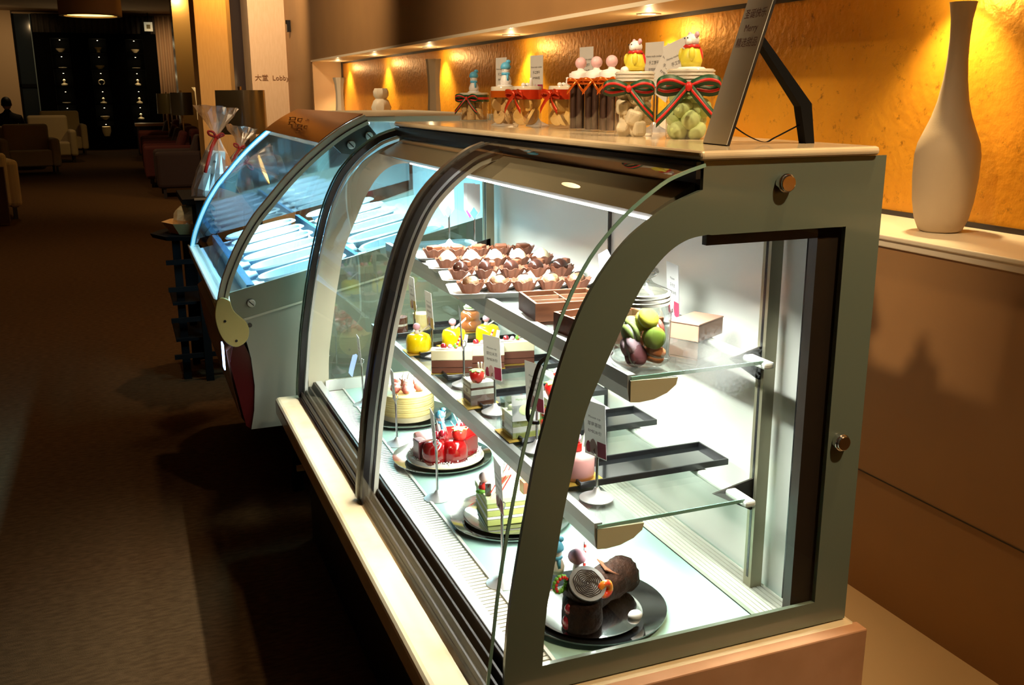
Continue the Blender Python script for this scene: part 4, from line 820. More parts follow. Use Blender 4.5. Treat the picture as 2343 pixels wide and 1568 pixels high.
# ================================================================== LOWER SHELF : black trays and desserts
tr = thing('dessert_tray', 'long black tray on the lower shelf nearest the end panel', 'tray', (.845, 1.478, LZ+.0005), 0, None)
b = B().box(-.150, .150, -.048, .048, 0, .003).o('tray_base', M_plate_b, tr)
B().box(-.153, .153, -.051, -.047, 0, .012).box(-.153, .153, .047, .051, 0, .012).box(-.153, -.149, -.047, .047, 0, .012).box(.149, .153, -.047, .047, 0, .012).o('tray_rim', M_black, tr, bev=.001)
TR = [(.835, 1.725, 'long black tray second from the end panel, under the green cup'), (.835, 1.952, 'long black tray third from the end panel, under the trifle cup'), (.835, 2.20, 'long black tray under the three layered slices'), (.835, 2.43, 'long black tray under the three yellow domes'), (.835, 2.66, 'long black tray at the far end of the lower shelf')]
for x, y, lab in TR: dup(tr, (x, y, LZ+.0005), 0, lab)
GRP = 'black dessert trays on the lower shelf'
def gold_board(t, sx=.040, sy=.040): B().box(-sx, sx, -sy, sy, 0, .0012).o('gold_board', M_gbase, t)
TRZ = LZ+.0040
# pink mousse
pm = thing('pink_mousse', 'round pink mousse cake with red jelly on top', 'cake', (.706, 1.474, TRZ)); gold_board(pm)
B().lathe([(0, .002), (.031, .002), (.033, .01), (.033, .04), (.029, .048), (0, .05)], seg=30).o('mousse', mat('pink_mousse', (.72, .33, .30), .4), pm, smooth='all')
B().box(-.008, .008, -.008, .008, .050, .066).o('red_jelly', M_straw, pm, bev=.002); B().sph((0, .0, .075), .009, 12, 8).o('topper', M_pinkb, pm, smooth='all'); B().tube([(.01, 0, .05), (.024, .01, .085)], .002).o('chocolate_stick', M_cream_, pm)
# green cup
gq = thing('green_layered_cup', 'square clear cup with green layered cake and greeting card', 'dessert', (.700, 1.722, TRZ)); gold_board(gq, .042, .042)
for z0, z1, m_ in ((.002, .014, M_mg), (.014, .026, M_cream_), (.026, .038, M_mg), (.038, .050, M_mc)): B().box(-.030, .030, -.030, .030, z0, z1).o('layer', m_, gq, bev=.001)
B().box(-.032, .032, -.0322, -.0318, 0, .072).box(-.032, .032, .0318, .0322, 0, .072).box(-.0322, -.0318, -.032, .032, 0, .072).box(.0318, .0322, -.032, .032, 0, .072).o('cup_wall', M_jar, gq)
for i in range(5): B().sph((random.uniform(-.02, .02), random.uniform(-.02, .02), .054), (.009, .008, .007), 10, 6).o('matcha_rosette', M_mc, gq, smooth='all')
gcd = B().box(-.028, .028, -.0006, .0006, 0, .052).o('greeting_card', M_paper, gq, loc=(-.004, -.036, .040), rz=-.12, rx=-.12); text('Merry Christmas', .0058, M_leafg, gcd, (0, -.0009, .042), (PI/2, 0, 0)); B().sph((.0, -.001, .022), (.014, .0006, .011), 14, 8).o('printed_wreath', M_mc, gcd)
# trifle cup
def trifle(loc, lab, tall=False):
    t = thing('trifle_cup', lab, 'dessert', loc); gold_board(t)
    H = .062 if not tall else .085
    for z0, z1, m_ in ((.002, H*.42, M_sponge), (H*.42, H*.62, M_cream_), (H*.62, H*.70, M_sponge if not tall else M_straw), (H*.70, H*.88, M_cream_)): B().box(-.0275, .0275, -.0275, .0275, z0, z1).o('layer', m_, t, bev=.001)
    w = .0295; B().box(-w, w, -w-.0003, -w, 0, H).box(-w, w, w, w+.0003, 0, H).box(-w-.0003, -w, -w, w, 0, H).box(w, w+.0003, -w, w, 0, H).o('cup_wall', M_jar, t)
    strawberry(t, (-.010, -.018, H+.006), 1.35 if not tall else 1.5)
    for i in range(8): a = i*.8; B().sph((.012+.010*math.cos(a), .006+.010*math.sin(a), H*.9+.006+.003*(i % 3)), .0055, 8, 6).o('cream_rosette', M_cream_, t, smooth='all')
    for i in range(4): B().tube([(.004+i*.005, .004, H), (.002+i*.007, .006, H+.025), (i*.008, .0, H+.030)], .0022, 6).o('chocolate_coral', M_cream_, t, smooth='all')
    B().sph((-.0275, .0, H*.52), (.002, .008, .005), 10, 6).o('blueberry', mat('blueberry', (.08, .03, .08), .4), t)
    if tall:
        for i in range(4): candy_cane(t, (.0, -.01, H), (.004*i-.008, -.014+.004*i, H+.045), .002)
        for z in (.02, .045): strawberry(t, (-.028, -.006, z), .9)
    return t
trifle((.690, 1.948, TRZ), 'clear square cup of chocolate trifle topped with a strawberry'); trifle((.775, 1.79-.065, TRZ), 'tall red and white strawberry trifle cup behind the door handle', True)
# layered slices
ls = thing('layered_slice', 'white and brown layered slice nearest the viewer on its tray', 'cake', (.712, 2.205, TRZ), -.35)
B().box(-.052, .052, -.020, .020, .0, .0012).o('gold_board', M_gbase, ls)
B().box(-.05, .05, -.018, .018, .002, .034).o('brown_layer', M_sponge, ls, bev=.001); B().box(-.0502, .0502, -.0182, .0182, .0155, .017).o('thin_dark_layer', M_dk, ls); B().box(-.0505, .0505, -.0185, .0185, .034, .060).o('white_layer', mat('white_chocolate', (.86, .78, .52), .35), ls, bev=.002)
B().sph((-.02, 0, .066), .008, 12, 8).o('cherry', M_cherry, ls, smooth='all'); B().sph((-.004, .0, .065), .006, 10, 8).o('mushroom_topper', M_pinkb, ls, smooth='all'); candy_cane(ls, (.010, .0, .06), (.024, -.004, .098)); B().sph((.010, .002, .066), (.006, .006, .007), 8, 6).o('mint_leaf', M_leafg, ls, smooth='all'); B().prism([(0, 0), (.010, 0), (.015, .034), (.007, .036)], 1, -.0008, .0008).o('chocolate_plaque', M_cream_, ls, loc=(.026, 0, .06)); B().tube([(-.04, -.012, .061), (-.02, -.014, .063), (.0, -.010, .061)], .002).o('cream_swirl', M_cream_, ls)
dup(ls, (.800, 2.215, TRZ), -.28, 'middle one of the three white and brown layered slices'); dup(ls, (.885, 2.225, TRZ), -.2, 'white and brown layered slice farthest right on its tray')
# yellow domes
yd = thing('yellow_dome_cake', 'glossy yellow dome cake, leftmost of three', 'cake', (.690, 2.425, TRZ)); gold_board(yd, .036, .036)
B().lathe([(0, .002), (.032, .002), (.0335, .012), (.033, .036), (.029, .046), (.018, .051), (0, .052)], seg=32).o('dome', mat('yellow_glaze', (.85, .58, .002), .18, coat=.5, noise=((.9, .66, .01), 20, .3, .7)), yd, smooth='all')
B().sph((-.004, 0, .069), .010, 12, 8).o('pink_topper', M_pinkb, yd, smooth='all'); B().lathe([(0, 0), (.008, 0), (.004, .012), (0, .014)], (-.004, 0, .050), 10).o('topper_stem', M_wt, yd, smooth='all')
for k in range(2): B().tube([(0, -.008+.006*k, .052), (.02, -.010+.004*k, .066), (.034, -.008, .074+.004*k)], .0016, 5).o('chocolate_curl', M_cream_, yd)
dup(yd, (.795, 2.44, TRZ), .2, 'glossy yellow dome cake, middle of three'); dup(yd, (.895, 2.445, TRZ), -.3, 'glossy yellow dome cake, rightmost of three')
# far tray
cd_ = thing('brown_pudding_cake', 'two-tier brown glazed cake with a red and green topper', 'cake', (.898, 2.60, TRZ)); gold_board(cd_, .034, .034)
B().lathe([(0, .002), (.033, .002), (.034, .012), (.032, .028), (.028, .032), (.029, .036), (.027, .054), (.02, .060), (0, .061)], seg=30).o('glazed_body', mat('caramel_glaze', (.26, .085, .025), .15, coat=.8), cd_, smooth='all')
tp_ = B().lathe([(0, 0), (.016, 0), (.019, .006), (.013, .016), (0, .020)], (0, 0, .061), 18).o('cream_topper', M_wt, cd_, smooth='all'); B().lathe([(.017, .006), (.020, .010), (.014, .014)], (0, 0, .061), 18).o('green_rim', M_leafg, tp_); B().sph((0, -.004, .082), (.012, .010, .006), 12, 8).o('red_icing', M_stripe_r, tp_, smooth='all')
def glass_cup(loc, lab, layers, r=.026):
    t = thing('glass_dessert_cup', lab, 'dessert', loc); z = .003
    for h, m_ in layers: B().lathe([(0, z), (r-.001, z), (r-.001, z+h), (0, z+h)], seg=24).o('layer', m_, t, smooth=True); z += h
    B().lathe([(0, 0), (r, 0), (r*1.02, z+.012), (r*.98, z+.012)], seg=24).o('cup_wall', M_jar, t, smooth=True); return t
glass_cup((.770, 2.665, TRZ), 'pale yellow pudding in a small clear glass cup', [(.016, M_lemon), (.030, mat('custard', (.85, .68, .30), .4))])
glass_cup((.715, 2.60-.02, LZ+.0005) if False else (.700, 2.66, TRZ), 'brown layered pudding in a small clear glass cup', [(.018, M_sponge), (.006, M_cream_), (.018, M_sponge)])
# ================================================================== UPPER SHELF : truffle platters
pt = thing('serving_platter', 'white rectangular platter of nut truffles nearest the viewer', 'plate', (.805, 1.965, UZ+.0005), -.22)
pp = []
for (cx, cy, a0) in ((.150, .048, 0), (-.150, .048, 90), (-.150, -.048, 180), (.150, -.048, 270)):
    for k in range(5): a = math.radians(a0+k*22.5); pp.append((cx+.016*math.cos(a), cy+.016*math.sin(a)))
b = B(); base = [b.b.verts.new((p[0]*.93, p[1]*.85, .0)) for p in pp]; t1 = [b.b.verts.new((p[0]*1.02, p[1]*1.04, .013)) for p in pp]; t2 = [b.b.verts.new((p[0], p[1], .013)) for p in pp]; t3 = [b.b.verts.new((p[0]*.92, p[1]*.83, .005)) for p in pp]
N = len(pp)
for A_, C_ in ((base, t1), (t1, t2), (t2, t3)):
    for i in range(N): b.b.faces.new((A_[i], A_[(i+1) % N], C_[(i+1) % N], C_[i]))
b.b.faces.new(base[::-1]); b.b.faces.new(t3); b.o('dish', M_white, pt, smooth=True)
PLAT = [(.805, 1.965), (.850, 2.125), (.862, 2.285), (.872, 2.445)]
dup(pt, (.838, 2.125, UZ+.0005), -.22, 'white platter of dark chocolates behind the nut truffles'); dup(pt, (.855, 2.285, UZ+.0005), -.22, 'white platter of cream-topped truffles, third from the front'); dup(pt, (.870, 2.445, UZ+.0005), -.22, 'white platter at the far back of the truffle display')
M_pcup = mat('brown_paper_cup', (.15, .045, .018), .6); M_wcup = mat('white_paper_doily', (.85, .82, .76), .7); M_nut = mat('nut_praline', (.13, .06, .025), .6, bump=(300, .8, .002), noise=((.4, .26, .14), 90, .5, .7))
def fluted(r0, r1, h, n=14, amp=.10):
    b = B(); seg = n*2; A0 = [b.b.verts.new((r0*math.cos(2*PI*i/seg), r0*math.sin(2*PI*i/seg), 0)) for i in range(seg)]
    A1 = [b.b.verts.new((r1*(1+amp*(i % 2))*math.cos(2*PI*i/seg), r1*(1+amp*(i % 2))*math.sin(2*PI*i/seg), h*(1+.12*math.sin(i*1.7)))) for i in range(seg)]
    for i in range(seg): b.b.faces.new((A0[i], A0[(i+1) % seg], A1[(i+1) % seg], A1[i]))
    b.b.faces.new(A0[::-1]); return b
def truffle(kind):
    t = thing('truffle', 'x', 'truffle', (0, 0, 0))
    fluted(.0155, .0235, .019).o('paper_cup', M_pcup, t, solid=.0006)
    if kind == 0:
        B().sph((0, 0, .0165), (.0155, .0155, .0135), 12, 8).o('filling', M_nut, t, smooth='all'); B().prism([(-.006, -.004), (.007, -.002), (.003, .006)], 2, .029, .0305).o('chocolate_flake', M_dk, t)
        for k in range(2): B().prism([(-.020, 0), (.020, 0), (.004, .022)], 1, -.0004, .0004).o('paper_point', mat('ivory_paper', (.85, .74, .55), .6), t, loc=(.004*k, .018+.003*k, .010), rz=-.3+.5*k, rx=-.35)
    elif kind == 1: B().sph((-.002, 0, .019), (.0155, .015, .0145), 14, 10).o('filling', M_dk, t, smooth='all'); B().rbox((.010, .0, .028), (.010, .016, .010), .3).o('chocolate_block', M_milk, t, bev=.002)
    elif kind == 2: B().lathe([(0, .008), (.017, .008), (.019, .018), (.012, .028), (.004, .034), (0, .035)], seg=12).o('filling', mat('ivory_cream', (.85, .72, .46), .6, bump=(200, .6, .003)), t, smooth='all')
    else: B().rbox((0, 0, .018), (.026, .026, .014), .3).o('filling', M_milk, t, bev=.003)
    return t
KN = ['nut truffle with ivory paper points', 'dark glossy chocolate', 'ivory cream-topped truffle', 'square milk chocolate']; RN = ['front', 'second', 'third', 'farthest']; PN = ['leftmost', 'second from the left', 'middle', 'second from the right', 'rightmost']
for r in range(4):
    src = truffle(r); px, py = [(.805, 1.965), (.838, 2.125), (.855, 2.285), (.870, 2.445)][r]
    for k in range(5):
        s_ = (k-2)*.060; x = px+s_*math.cos(-.22); y = py+s_*math.sin(-.22)-.006
        lab = '%s, %s on the %s platter' % (KN[r], PN[k], RN[r]); g_ = 'truffles on the white platters'
        if k == 0: o = src; o.scale = (1.25, 1.25, 1.25); o.location = (x, y, UZ+.006); o['label'] = lab; o['group'] = g_
        else: dup(src, (x, y, UZ+.006), random.uniform(-.6, .6), lab, g_, (1.25, 1.25, 1.25))
        if r in (0, 1, 2):
            fl_ = fluted(.020, .034, .010, 10, .25).o('paper_doily', M_wcup, loc=(x+.024, y+.026, UZ+.0062), solid=.0005); tag(fl_, 'white paper doily between the truffles of the %s row, %s' % (RN[r], PN[k]), 'doily', 'white doilies between the truffles')
# chocolate boxes
M_wood = mat('brown_wood_box', (.05, .016, .006), .4, noise=((.085, .03, .013), 12, .35, .7, (1, 8, 8)), spec=.2); M_woode = mat('pale_wood_edge', (.16, .075, .04), .4)
def choc_box(loc, rz, lab, lx=.085, ly=.075):
    t = thing('chocolate_box', lab, 'box', loc, rz); h = .036
    B().box(-lx, lx, -ly, ly, 0, .003).o('base', M_wood, t)
    for x0, x1, y0, y1 in ((-lx, lx, -ly, -ly+.005), (-lx, lx, ly-.005, ly), (-lx, -lx+.005, -ly+.005, ly-.005), (lx-.005, lx, -ly+.005, ly-.005)): B().box(x0, x1, y0, y1, .003, h).o('wall', M_wood, t); B().box(x0, x1, y0, y1, h, h+.001).o('top_edge', M_woode, t)
    B().box(-.0015, .0015, -ly+.005, ly-.005, .003, h-.002).o('divider', M_woode, t); 
    for q in (-.25, .25): B().box(-lx+.005, lx-.005, q*ly*1.3-.0015, q*ly*1.3+.0015, .003, h-.002).o('divider', M_woode, t)
    for q in (-.25, .25): B().box(-lx+.005, lx-.005, q*ly*1.3-.0014, q*ly*1.3+.0014, h-.002, h-.0012).o('divider_edge', M_woode, t)
    for i in range(2):
        for j in range(3): B().sph(((i-.5)*lx*.95, (j-1)*ly*.64, .014), (.013, .012, .011), 12, 8).o('chocolate', [M_cream_, M_dk, M_nut][(i+j) % 3], t, smooth='all')
    return t
choc_box((.795, 1.735, UZ+.0005), -.12, 'divided wooden chocolate box beside the truffle platters', .074, .062); choc_box((.800, 1.545, UZ+.0005), .12, 'divided wooden chocolate box half hidden behind the curved frame', .074, .070)
pk = thing('brown_carton', 'plain pinkish brown carton at the back of the upper shelf', 'box', (.945, 1.475, UZ+.0005), .5); B().box(-.045, .045, -.03, .03, 0, .030).o('carton_body', mat('pink_brown_card', (.34, .19, .13), .5), pk, bev=.001); B().box(-.046, .046, -.031, .031, .030, .033).o('lid', mat('pink_brown_card', (.5, .3, .22), .5), pk, bev=.001)
# macaron jar
mj = thing('macaron_jar', 'faceted glass jar with lid filled with colourful macarons', 'jar', (.762, 1.352, UZ+.0005))
M_jar2 = glass('thick_jar_glass', (.93, .96, .95), .24, .03)
B().lathe([(0, .002), (.036, 0), (.046, .004), (.050, .010), (.046, .016), (.0465, .020), (.0485, .085), (.044, .096), (.042, .100)], seg=20).o('jar_body', M_jar2, mj, smooth='all')
for z in (.100, .107, .114): B().lathe([(.041, z), (.0455, z+.001), (.0455, z+.005), (.041, z+.006), (.041, z)], seg=36).o('rim_ring', mat('milky_glass', (.72, .68, .58), .15, coat=.6), mj, smooth=True)
B().lathe([(.044, .120), (.040, .124), (.026, .129), (.017, .134), (.013, .141), (.022, .146), (.026, .152), (.023, .158), (.010, .161), (0, .161)], seg=28).o('glass_lid', glass('lid_glass', (.9, .93, .93), .38, .04), mj, smooth='all')
def macaron(loc, m, lab, rot):
    t = thing('macaron', lab, 'macaron', loc, 0, 'macarons in the glass jar'); t.rotation_euler = rot
    for s in (-1, 1): B().lathe([(0, .002*s), (.0175, .002*s), (.0185, .005*s), (.0165, .010*s), (.009, .0125*s), (0, .013*s)], seg=22).o('shell', m, t, smooth='all')
    B().cyl((0, 0, -.0022), .0165, .0044, 20).o('filling', M_cream_, t, smooth=True)
mz = UZ
for (x, y, z, c, nm, rot) in ((-.020, -.020, .022, (.20, .06, .07), 'plum purple macaron at the jar bottom left', (1.3, 0, .4)), (.016, -.016, .021, (.62, .20, .06), 'orange macaron at the jar bottom right', (.2, .2, 0)), (.010, -.024, .050, (.30, .42, .04), 'olive green macaron facing out at the jar centre', (1.45, 0, -.1)), (-.022, -.004, .055, (.28, .34, .08), 'dull green macaron standing on edge at the left', (.3, 1.2, .2)), (.004, -.010, .078, (.68, .60, .05), 'yellow macaron at the top of the jar', (.9, 0, .2)), (.026, .0, .056, (.62, .12, .09), 'pink red macaron on the right of the jar', (.2, 1.4, .1)), (-.004, .018, .030, (.5, .15, .06), 'terracotta macaron at the back of the jar', (.2, 0, 0)), (-.004, .020, .060, (.35, .40, .10), 'pale green macaron at the back of the jar', (.4, .3, 0)), (-.026, -.014, .036, (.7, .45, .5), 'lilac pink macaron low on the left', (1.1, .2, .5))):
    macaron((.762+x, 1.352+y, mz+z-.003), mat('macaron_'+nm.split()[0]+nm.split()[1], c, .7, bump=(300, .2, .0006)), nm, rot)
# ================================================================== ON THE MARBLE SLAB : jars
M_cook = mat('golden_cookie', (.78, .45, .11), .7, bump=(200, .4, .001), noise=((.85, .56, .20), 60, .3, .7)); M_biscd = mat('seed_biscuit', (.68, .42, .16), .7, noise=((.06, .03, .02), 120, .62, .7)); M_rg = mat('green_ribbon', (.008, .06, .018), .45); M_rr = mat('red_ribbon_cloth', (.62, .015, .01), .45); M_org = mat('orange_foil_ribbon', (.70, .13, .01), .2, .5)
M_mushc = mat('white_fondant', (.86, .82, .78), .45); M_pinkm = mat('pink_fondant', (.80, .48, .50), .45)
def jar(name, loc, r, h, lab, lid=True, liph=.012):
    t = thing(name, lab, 'jar', loc)
    B().lathe([(0, .0015), (r*.95, 0), (r, .004), (r, h-.018), (r*.93, h-.012), (r*.93, h-.004)], seg=36).o('jar_body', M_jar, t, smooth='all')
    if lid:
        B().lathe([(r*.98, h-liph), (r*1.0, h-liph), (r*1.0, h), (r*.96, h+.002), (0, h+.002)], seg=36).o('lid', M_mushc if lid == 'w' else mat('pale_lid', (.70, .62, .48), .15, coat=.5), t, smooth=True)
    return t
def band(t, r, z0, z1, m1, m2=None, nm='ribbon_band'):
    o = B().lathe([(r+.001, z0), (r+.0018, z0), (r+.0018, z1), (r+.001, z1)], seg=36).o(nm, m1, t, smooth=True)
    if m2: z = (z0+z1)/2; w = (z1-z0)*.16; B().lathe([(r+.0019, z-w), (r+.0023, z-w), (r+.0023, z+w), (r+.0019, z+w)], seg=36).o('stripe', m2, o, smooth=True)
    return o
def bow(t, c, s, m1, m2, rz=0.0, tails=(-1, 1), foil=False):
    """bow made of loops and tails; front faces -x-y (rz turns it)"""
    def strip(nm, pts, w):
        o = B().ribbon(pts, w, (0, 0, 1)).o(nm, m1, t, smooth='all', loc=c, rz=rz, solid=.0006)
        if m2: B().ribbon([(p[0], p[1]-.0006, p[2]) for p in pts], [x*.3 for x in w] if hasattr(w, '__len__') else w*.3, (0, 0, 1)).o('stripe', m2, o, smooth='all', solid=.0006)
    for sg_ in (-1, 1):
        pts = smooth_line2([(0, 0, 0), (sg_*.020*s, -.008*s, .008*s), (sg_*.036*s, -.010*s, .006*s), (sg_*.040*s, -.003*s, -.002*s), (sg_*.026*s, .0, -.006*s), (0, -.002*s, -.001*s)])
        strip('bow_loop', pts, [.007*s]+[.013*s]*(len(pts)-2)+[.007*s])
        if sg_ in tails: pts = smooth_line2([(0, -.003*s, 0), (sg_*.012*s, -.010*s, -.014*s), (sg_*.026*s, -.012*s, -.030*s), (sg_*.040*s, -.010*s, -.044*s)]); strip('ribbon_tail', pts, [.006*s]+[.015*s]*(len(pts)-1))
    B().sph((0, -.005*s, 0), (.005*s, .004*s, .006*s), 10, 7).o('bow_knot', m2 or m1, t, smooth='all', loc=c, rz=rz)
def smooth_line2(P, n=4):
    out = []
    for i in range(len(P)-1):
        p0 = P[max(i-1, 0)]; p1 = P[i]; p2 = P[i+1]; p3 = P[min(i+2, len(P)-1)]
        for k in range(n):
            q = k/n; out.append(tuple(.5*((2*p1[j])+(-p0[j]+p2[j])*q+(2*p0[j]-5*p1[j]+4*p2[j]-p3[j])*q*q+(-p0[j]+3*p1[j]-3*p2[j]+p3[j])*q**3) for j in range(3)))
    out.append(P[-1]); return out
def cookies(t, r, h, m, n, thick=.007, rr=None, stand=True, nm='cookie'):
    rr = rr or r*.55
    for i in range(n):
        a = i*2.4; lay = i//4; z = .006+rr+lay*rr*1.5
        if z+rr > h: z = h-rr
        o = B().cyl((0, 0, -thick/2), rr, thick, 18).o(nm, m, t, bev=.0015, loc=((r-rr*.55)*.62*math.cos(a), (r-rr*.55)*.62*math.sin(a), z)); o.rotation_euler = (random.uniform(.9, 2.0), random.uniform(-.4, .4), random.uniform(0, 6))
def figurine(t, c, s, body_m, lab_head=True, rz=0):
    o = B().lathe([(0, 0), (.013*s, 0), (.015*s, .008*s), (.011*s, .022*s), (.006*s, .027*s), (0, .028*s)], seg=16).o('figurine_topper', body_m, t, smooth='all', loc=c, rz=rz)
    B().sph((0, 0, .034*s), (.010*s, .010*s, .009*s), 14, 9).sph((-.007*s, -.004*s, .032*s), .005*s, 8, 6).o('head', M_wt, o, smooth='all')
    for q in (-1, 1): B().sph((.002*s, q*.009*s, .0415*s), (.0028*s, .0038*s, .0042*s), 8, 6).o('ear', M_pinkb, o, smooth='all'); B().sph((-.0075*s, q*.013*s, .016*s), (.005*s, .004*s, .009*s), 8, 6).o('arm', body_m, o, smooth='all')
    B().lathe([(.009*s, .024*s), (.012*s, .026*s), (.009*s, .029*s)], seg=14).o('collar', M_stripe_r, o, smooth='all'); B().sph((.009*s, 0, .014*s), (.008*s, .008*s, .013*s), 10, 7).o('red_sack', M_stripe_r, o, smooth='all')
    for q in (-1, 1): B().sph((-.0095*s, q*.004*s, .037*s), .0011*s, 6, 4).o('eye', M_black, o)
# 1 low jar with green-red ribbon and snowman
j = jar('cookie_jar', (.985, 2.79, TZ), .043, .080, 'low ribboned biscuit jar farthest along the slab, with snowman')
for i in range(7): B().cyl((0, 0, 0), .012, .050, 14).o('biscuit_stick', M_biscd, j, bev=.002, loc=(.026*math.cos(i), .026*math.sin(i), .004))
band(j, .043, .056, .076, M_rg, M_rr); bow(j, (-.034, -.036, .066), .9, M_rg, M_rr, -.8); snowman(j, (0, 0, .083), 1.2); B().lathe([(0, 0), (.020, .0), (.016, .004), (0, .005)], (0, 0, .082), 18).o('snow_base', M_wt, j, smooth='all')
# 2
j = jar('cookie_jar', (.889, 2.29, TZ), .034, .094, 'clear jar of chocolate-chip biscuits with a tall snowman lid')
cookies(j, .034, .080, M_biscd, 8, .007, .020); band(j, .034, .070, .086, M_org); snowman(j, (.004, .004, .097), 1.15); B().lathe([(0, 0), (.022, .0), (.016, .004), (0, .005)], (0, 0, .096), 18).o('snow_base', M_wt, j, smooth='all')
# 3, 4 golden cookies with red bows
for k, (x, y, lab) in enumerate(((.905, 2.185, 'jar of golden cookies with red foil bow, the left one'), (.960, 2.10, 'jar of golden cookies with red foil bow, the right one'))):
    j = jar('cookie_jar', (x, y, TZ), .034, .094, lab); cookies(j, .034, .085, M_cook, 9, .007, .021); M_redf = mat('red_foil', (.62, .045, .01), .25, .45); band(j, .034, .066, .088, M_redf); bow(j, (-.034, -.010, .077), .85, M_redf, None, -PI/2+.2)
    for q in range(3): B().sph((-.012+.012*q, .006*q-.006, .099), (.006, .006, .005), 8, 6).o('candy_pebble', M_wt, j, smooth='all')
    B().lathe([(0, 0), (.006, 0), (.003, .014), (.004, .018), (0, .020)], (.008, -.004, .096), 8).o('white_topper', M_wt, j, smooth='all')
# 5-7 tall brown jars
def brown_jar(loc, lab):
    j = jar('chocolate_stick_jar', loc, .0255, .120, lab, 'w')
    for i in range(7): r_ = 0 if i == 6 else .0165; B().cyl((0, 0, 0), .0075, .098, 10).o('chocolate_stick', mat('dark_stick', (.06, .025, .015), .5, noise=((.16, .08, .05), 30, .5, .7, (1, 1, .2))), j, smooth=True, loc=(r_*math.cos(i*PI/3), r_*math.sin(i*PI/3), .004))
    band(j, .0255, .098, .110, M_org); bow(j, (-.018, -.020, .104), .55, M_org, None, -.9)
    B().lathe([(0, 0), (.022, 0), (.020, .004), (.008, .007), (.006, .012), (0, .012)], (0, 0, .121), 18).o('icing_base', M_mushc, j, smooth='all'); B().sph((0, 0, .143), (.0125, .0125, .0125), 18, 12).o('pink_ball', M_pinkm, j, smooth='all'); return j
brown_jar((.951, 1.990, TZ), 'tall jar of dark chocolate sticks with pink ball, farthest of three'); brown_jar((.957, 1.925, TZ), 'tall jar of dark chocolate sticks with pink ball, middle of three'); brown_jar((.957, 1.855, TZ), 'tall jar of dark chocolate sticks with pink ball, nearest of three')
# 8 marshmallow jar
j = jar('marshmallow_jar', (.908, 1.665, TZ), .036, .116, 'large jar of pale marshmallows with a striped bow')
M_mm = mat('pale_marshmallow', (.82, .68, .46), .7)
for i in range(16): a = i*2.4; r_ = .018 if i % 4 else .003; o = B().rbox((0, 0, 0), (.029, .029, .024)).o('marshmallow', M_mm, j, bev=.007, seg=3, loc=(r_*math.cos(a), r_*math.sin(a), .015+(i//4)*.0195)); o.rotation_euler = (random.random()*3, random.random()*3, random.random()*3)
for z in (.100, .106, .112): B().lathe([(.034, z), (.0375, z+.001), (.0375, z+.004), (.034, z+.005), (.034, z)], seg=36).o('lid_ring', mat('milky_glass', (.72, .68, .58), .15, coat=.6), j, smooth=True)
band(j, .036, .078, .094, M_rg, M_rr); bow(j, (-.028, -.030, .087), 1.15, M_rg, M_rr, -.55, (1,)); figurine(j, (0, 0, .120), 1.25, mat('yellow_fondant', (.80, .70, .06), .45)); B().sph((-.018, .004, .121), (.010, .010, .007), 10, 7).o('snow_pebble', M_wt, j, smooth='all')
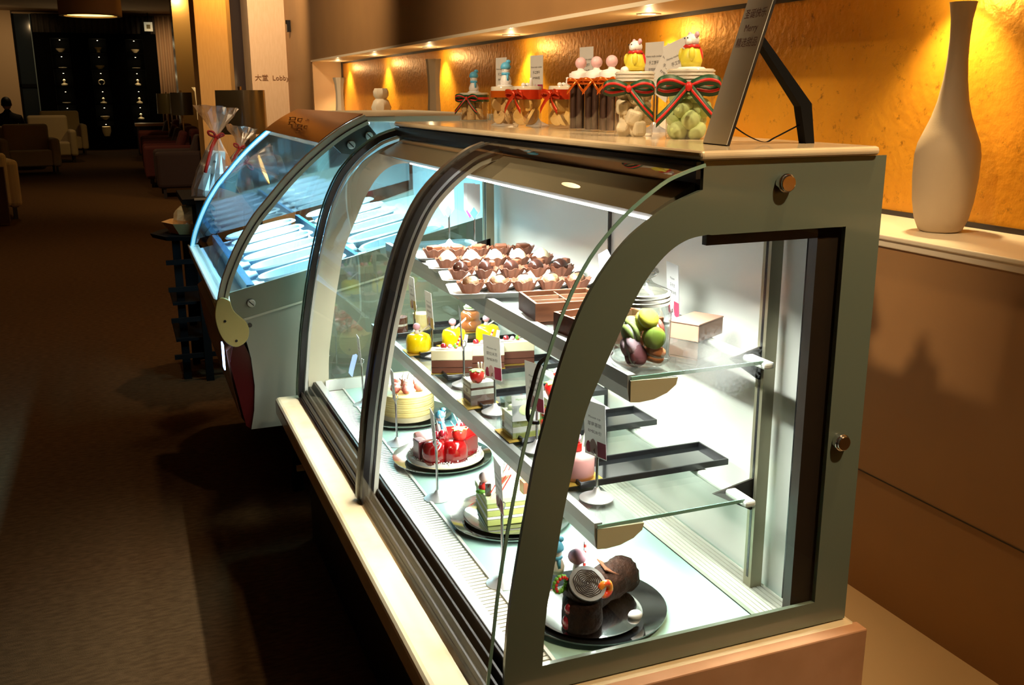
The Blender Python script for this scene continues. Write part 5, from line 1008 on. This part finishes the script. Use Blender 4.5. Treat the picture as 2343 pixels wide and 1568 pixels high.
# 9 green jar
j = jar('candy_jar', (.946, 1.53, TZ), .041, .118, 'large jar of pale green sweets with a big striped bow')
M_gm = mat('pale_green_sweet', (.56, .66, .26), .7)
for i in range(18): a = i*2.4; r_ = .024 if i % 5 else .004; o = B().sph((0, 0, 0), (.019, .0175, .0145), 10, 7).o('sweet', M_gm, j, smooth='all', loc=(r_*math.cos(a), r_*math.sin(a), .014+(i//5)*.0195)); o.rotation_euler = (random.random()*3, random.random()*3, 0)
for z in (.102, .108, .114): B().lathe([(.039, z), (.0425, z+.001), (.0425, z+.004), (.039, z+.005), (.039, z)], seg=36).o('lid_ring', mat('milky_glass', (.72, .68, .58), .15, coat=.6), j, smooth=True)
band(j, .041, .080, .098, M_rg, M_rr); bow(j, (-.026, -.036, .090), 1.35, M_rg, M_rr, -.5); figurine(j, (.002, .004, .124), 1.3, mat('yellow_fondant', (.8, .7, .06), .45)); B().lathe([(0, 0), (.028, 0), (.022, .004), (0, .006)], (0, 0, .119), 18).o('snow_base', M_wt, j, smooth='all')
# card holders on slab
for x, y, h, lab, yw in ((.925, 2.40, .072, 'card holder on the slab behind the jar of chip biscuits', .1), (.985, 2.31, .075, 'card holder on the slab between the two golden cookie jars', .15), (1.035, 2.13, .088, 'card holder on the slab behind the tall chocolate jars', .1), (1.045, 1.83, .085, 'card holder on the slab between marshmallow and green jars', .15), (1.035, 1.80, .080, 'left tilted card holder behind the green sweets jar', .1), (1.040, 1.70, .085, 'right tilted card holder beside the standing frame', .1)):
    t = card_holder((x, y, TZ), h, lab, ch=.10, cw=.060, yaw=yw, pic=(y > 2.2), zh='手工饼干', en='Home made cookies', pr='RMB88/瓶', lean=.0)
    if y < 1.81 and 'tilted' in lab:
        for c in t.children:
            if c.name.startswith('card'): c.rotation_euler = (.55 if y > 1.75 else -.30, 0, .35)
# standing frame (easel back)
ez = thing('easel_frame', 'tall leaning glossy frame with black easel back on the marble slab', 'picture frame', (.868, 1.322, TZ), -.08)
fr = B().rbox((0, 0, .150), (.004, .078, .30)).o('frame_board', M_black, ez, ry=.30); 
B().rbox((-.0027, 0, .150), (.001, .076, .298)).o('poster_sheet', mat('glossy_grey_poster', (.60, .58, .50), .05, coat=1, spec=1.0), fr)
for k, (tx, z) in enumerate((('圣诞快乐', .20), ('Merry', .178), ('精选甜品', .155))): text(tx, .016, mat('poster_ink', (.12, .04, .04), .4), fr, (-.0036, 0, z), (PI/2, 0, -PI/2), 'poster_lettering')
lx = .30*.5
B().prism([(.058, .158), (.066, .164), (.160, .062), (.170, .0), (.154, .0), (.140, .058)], 1, -.012, -.008).o('easel_leg', M_blackm, ez); B().prism([(.058, .158), (.066, .164), (.160, .062), (.170, .0), (.154, .0), (.140, .058)], 1, -.008, .008).o('easel_leg', M_blackm, ez)
B().ribbon(smooth_line2([(.013, 0, .040), (.05, 0, .016), (.085, 0, .003), (.105, 0, .010), (.150, 0, .030)]), .006, (0, 1, 0)).o('stay_ribbon', M_blackm, ez, solid=.0008)
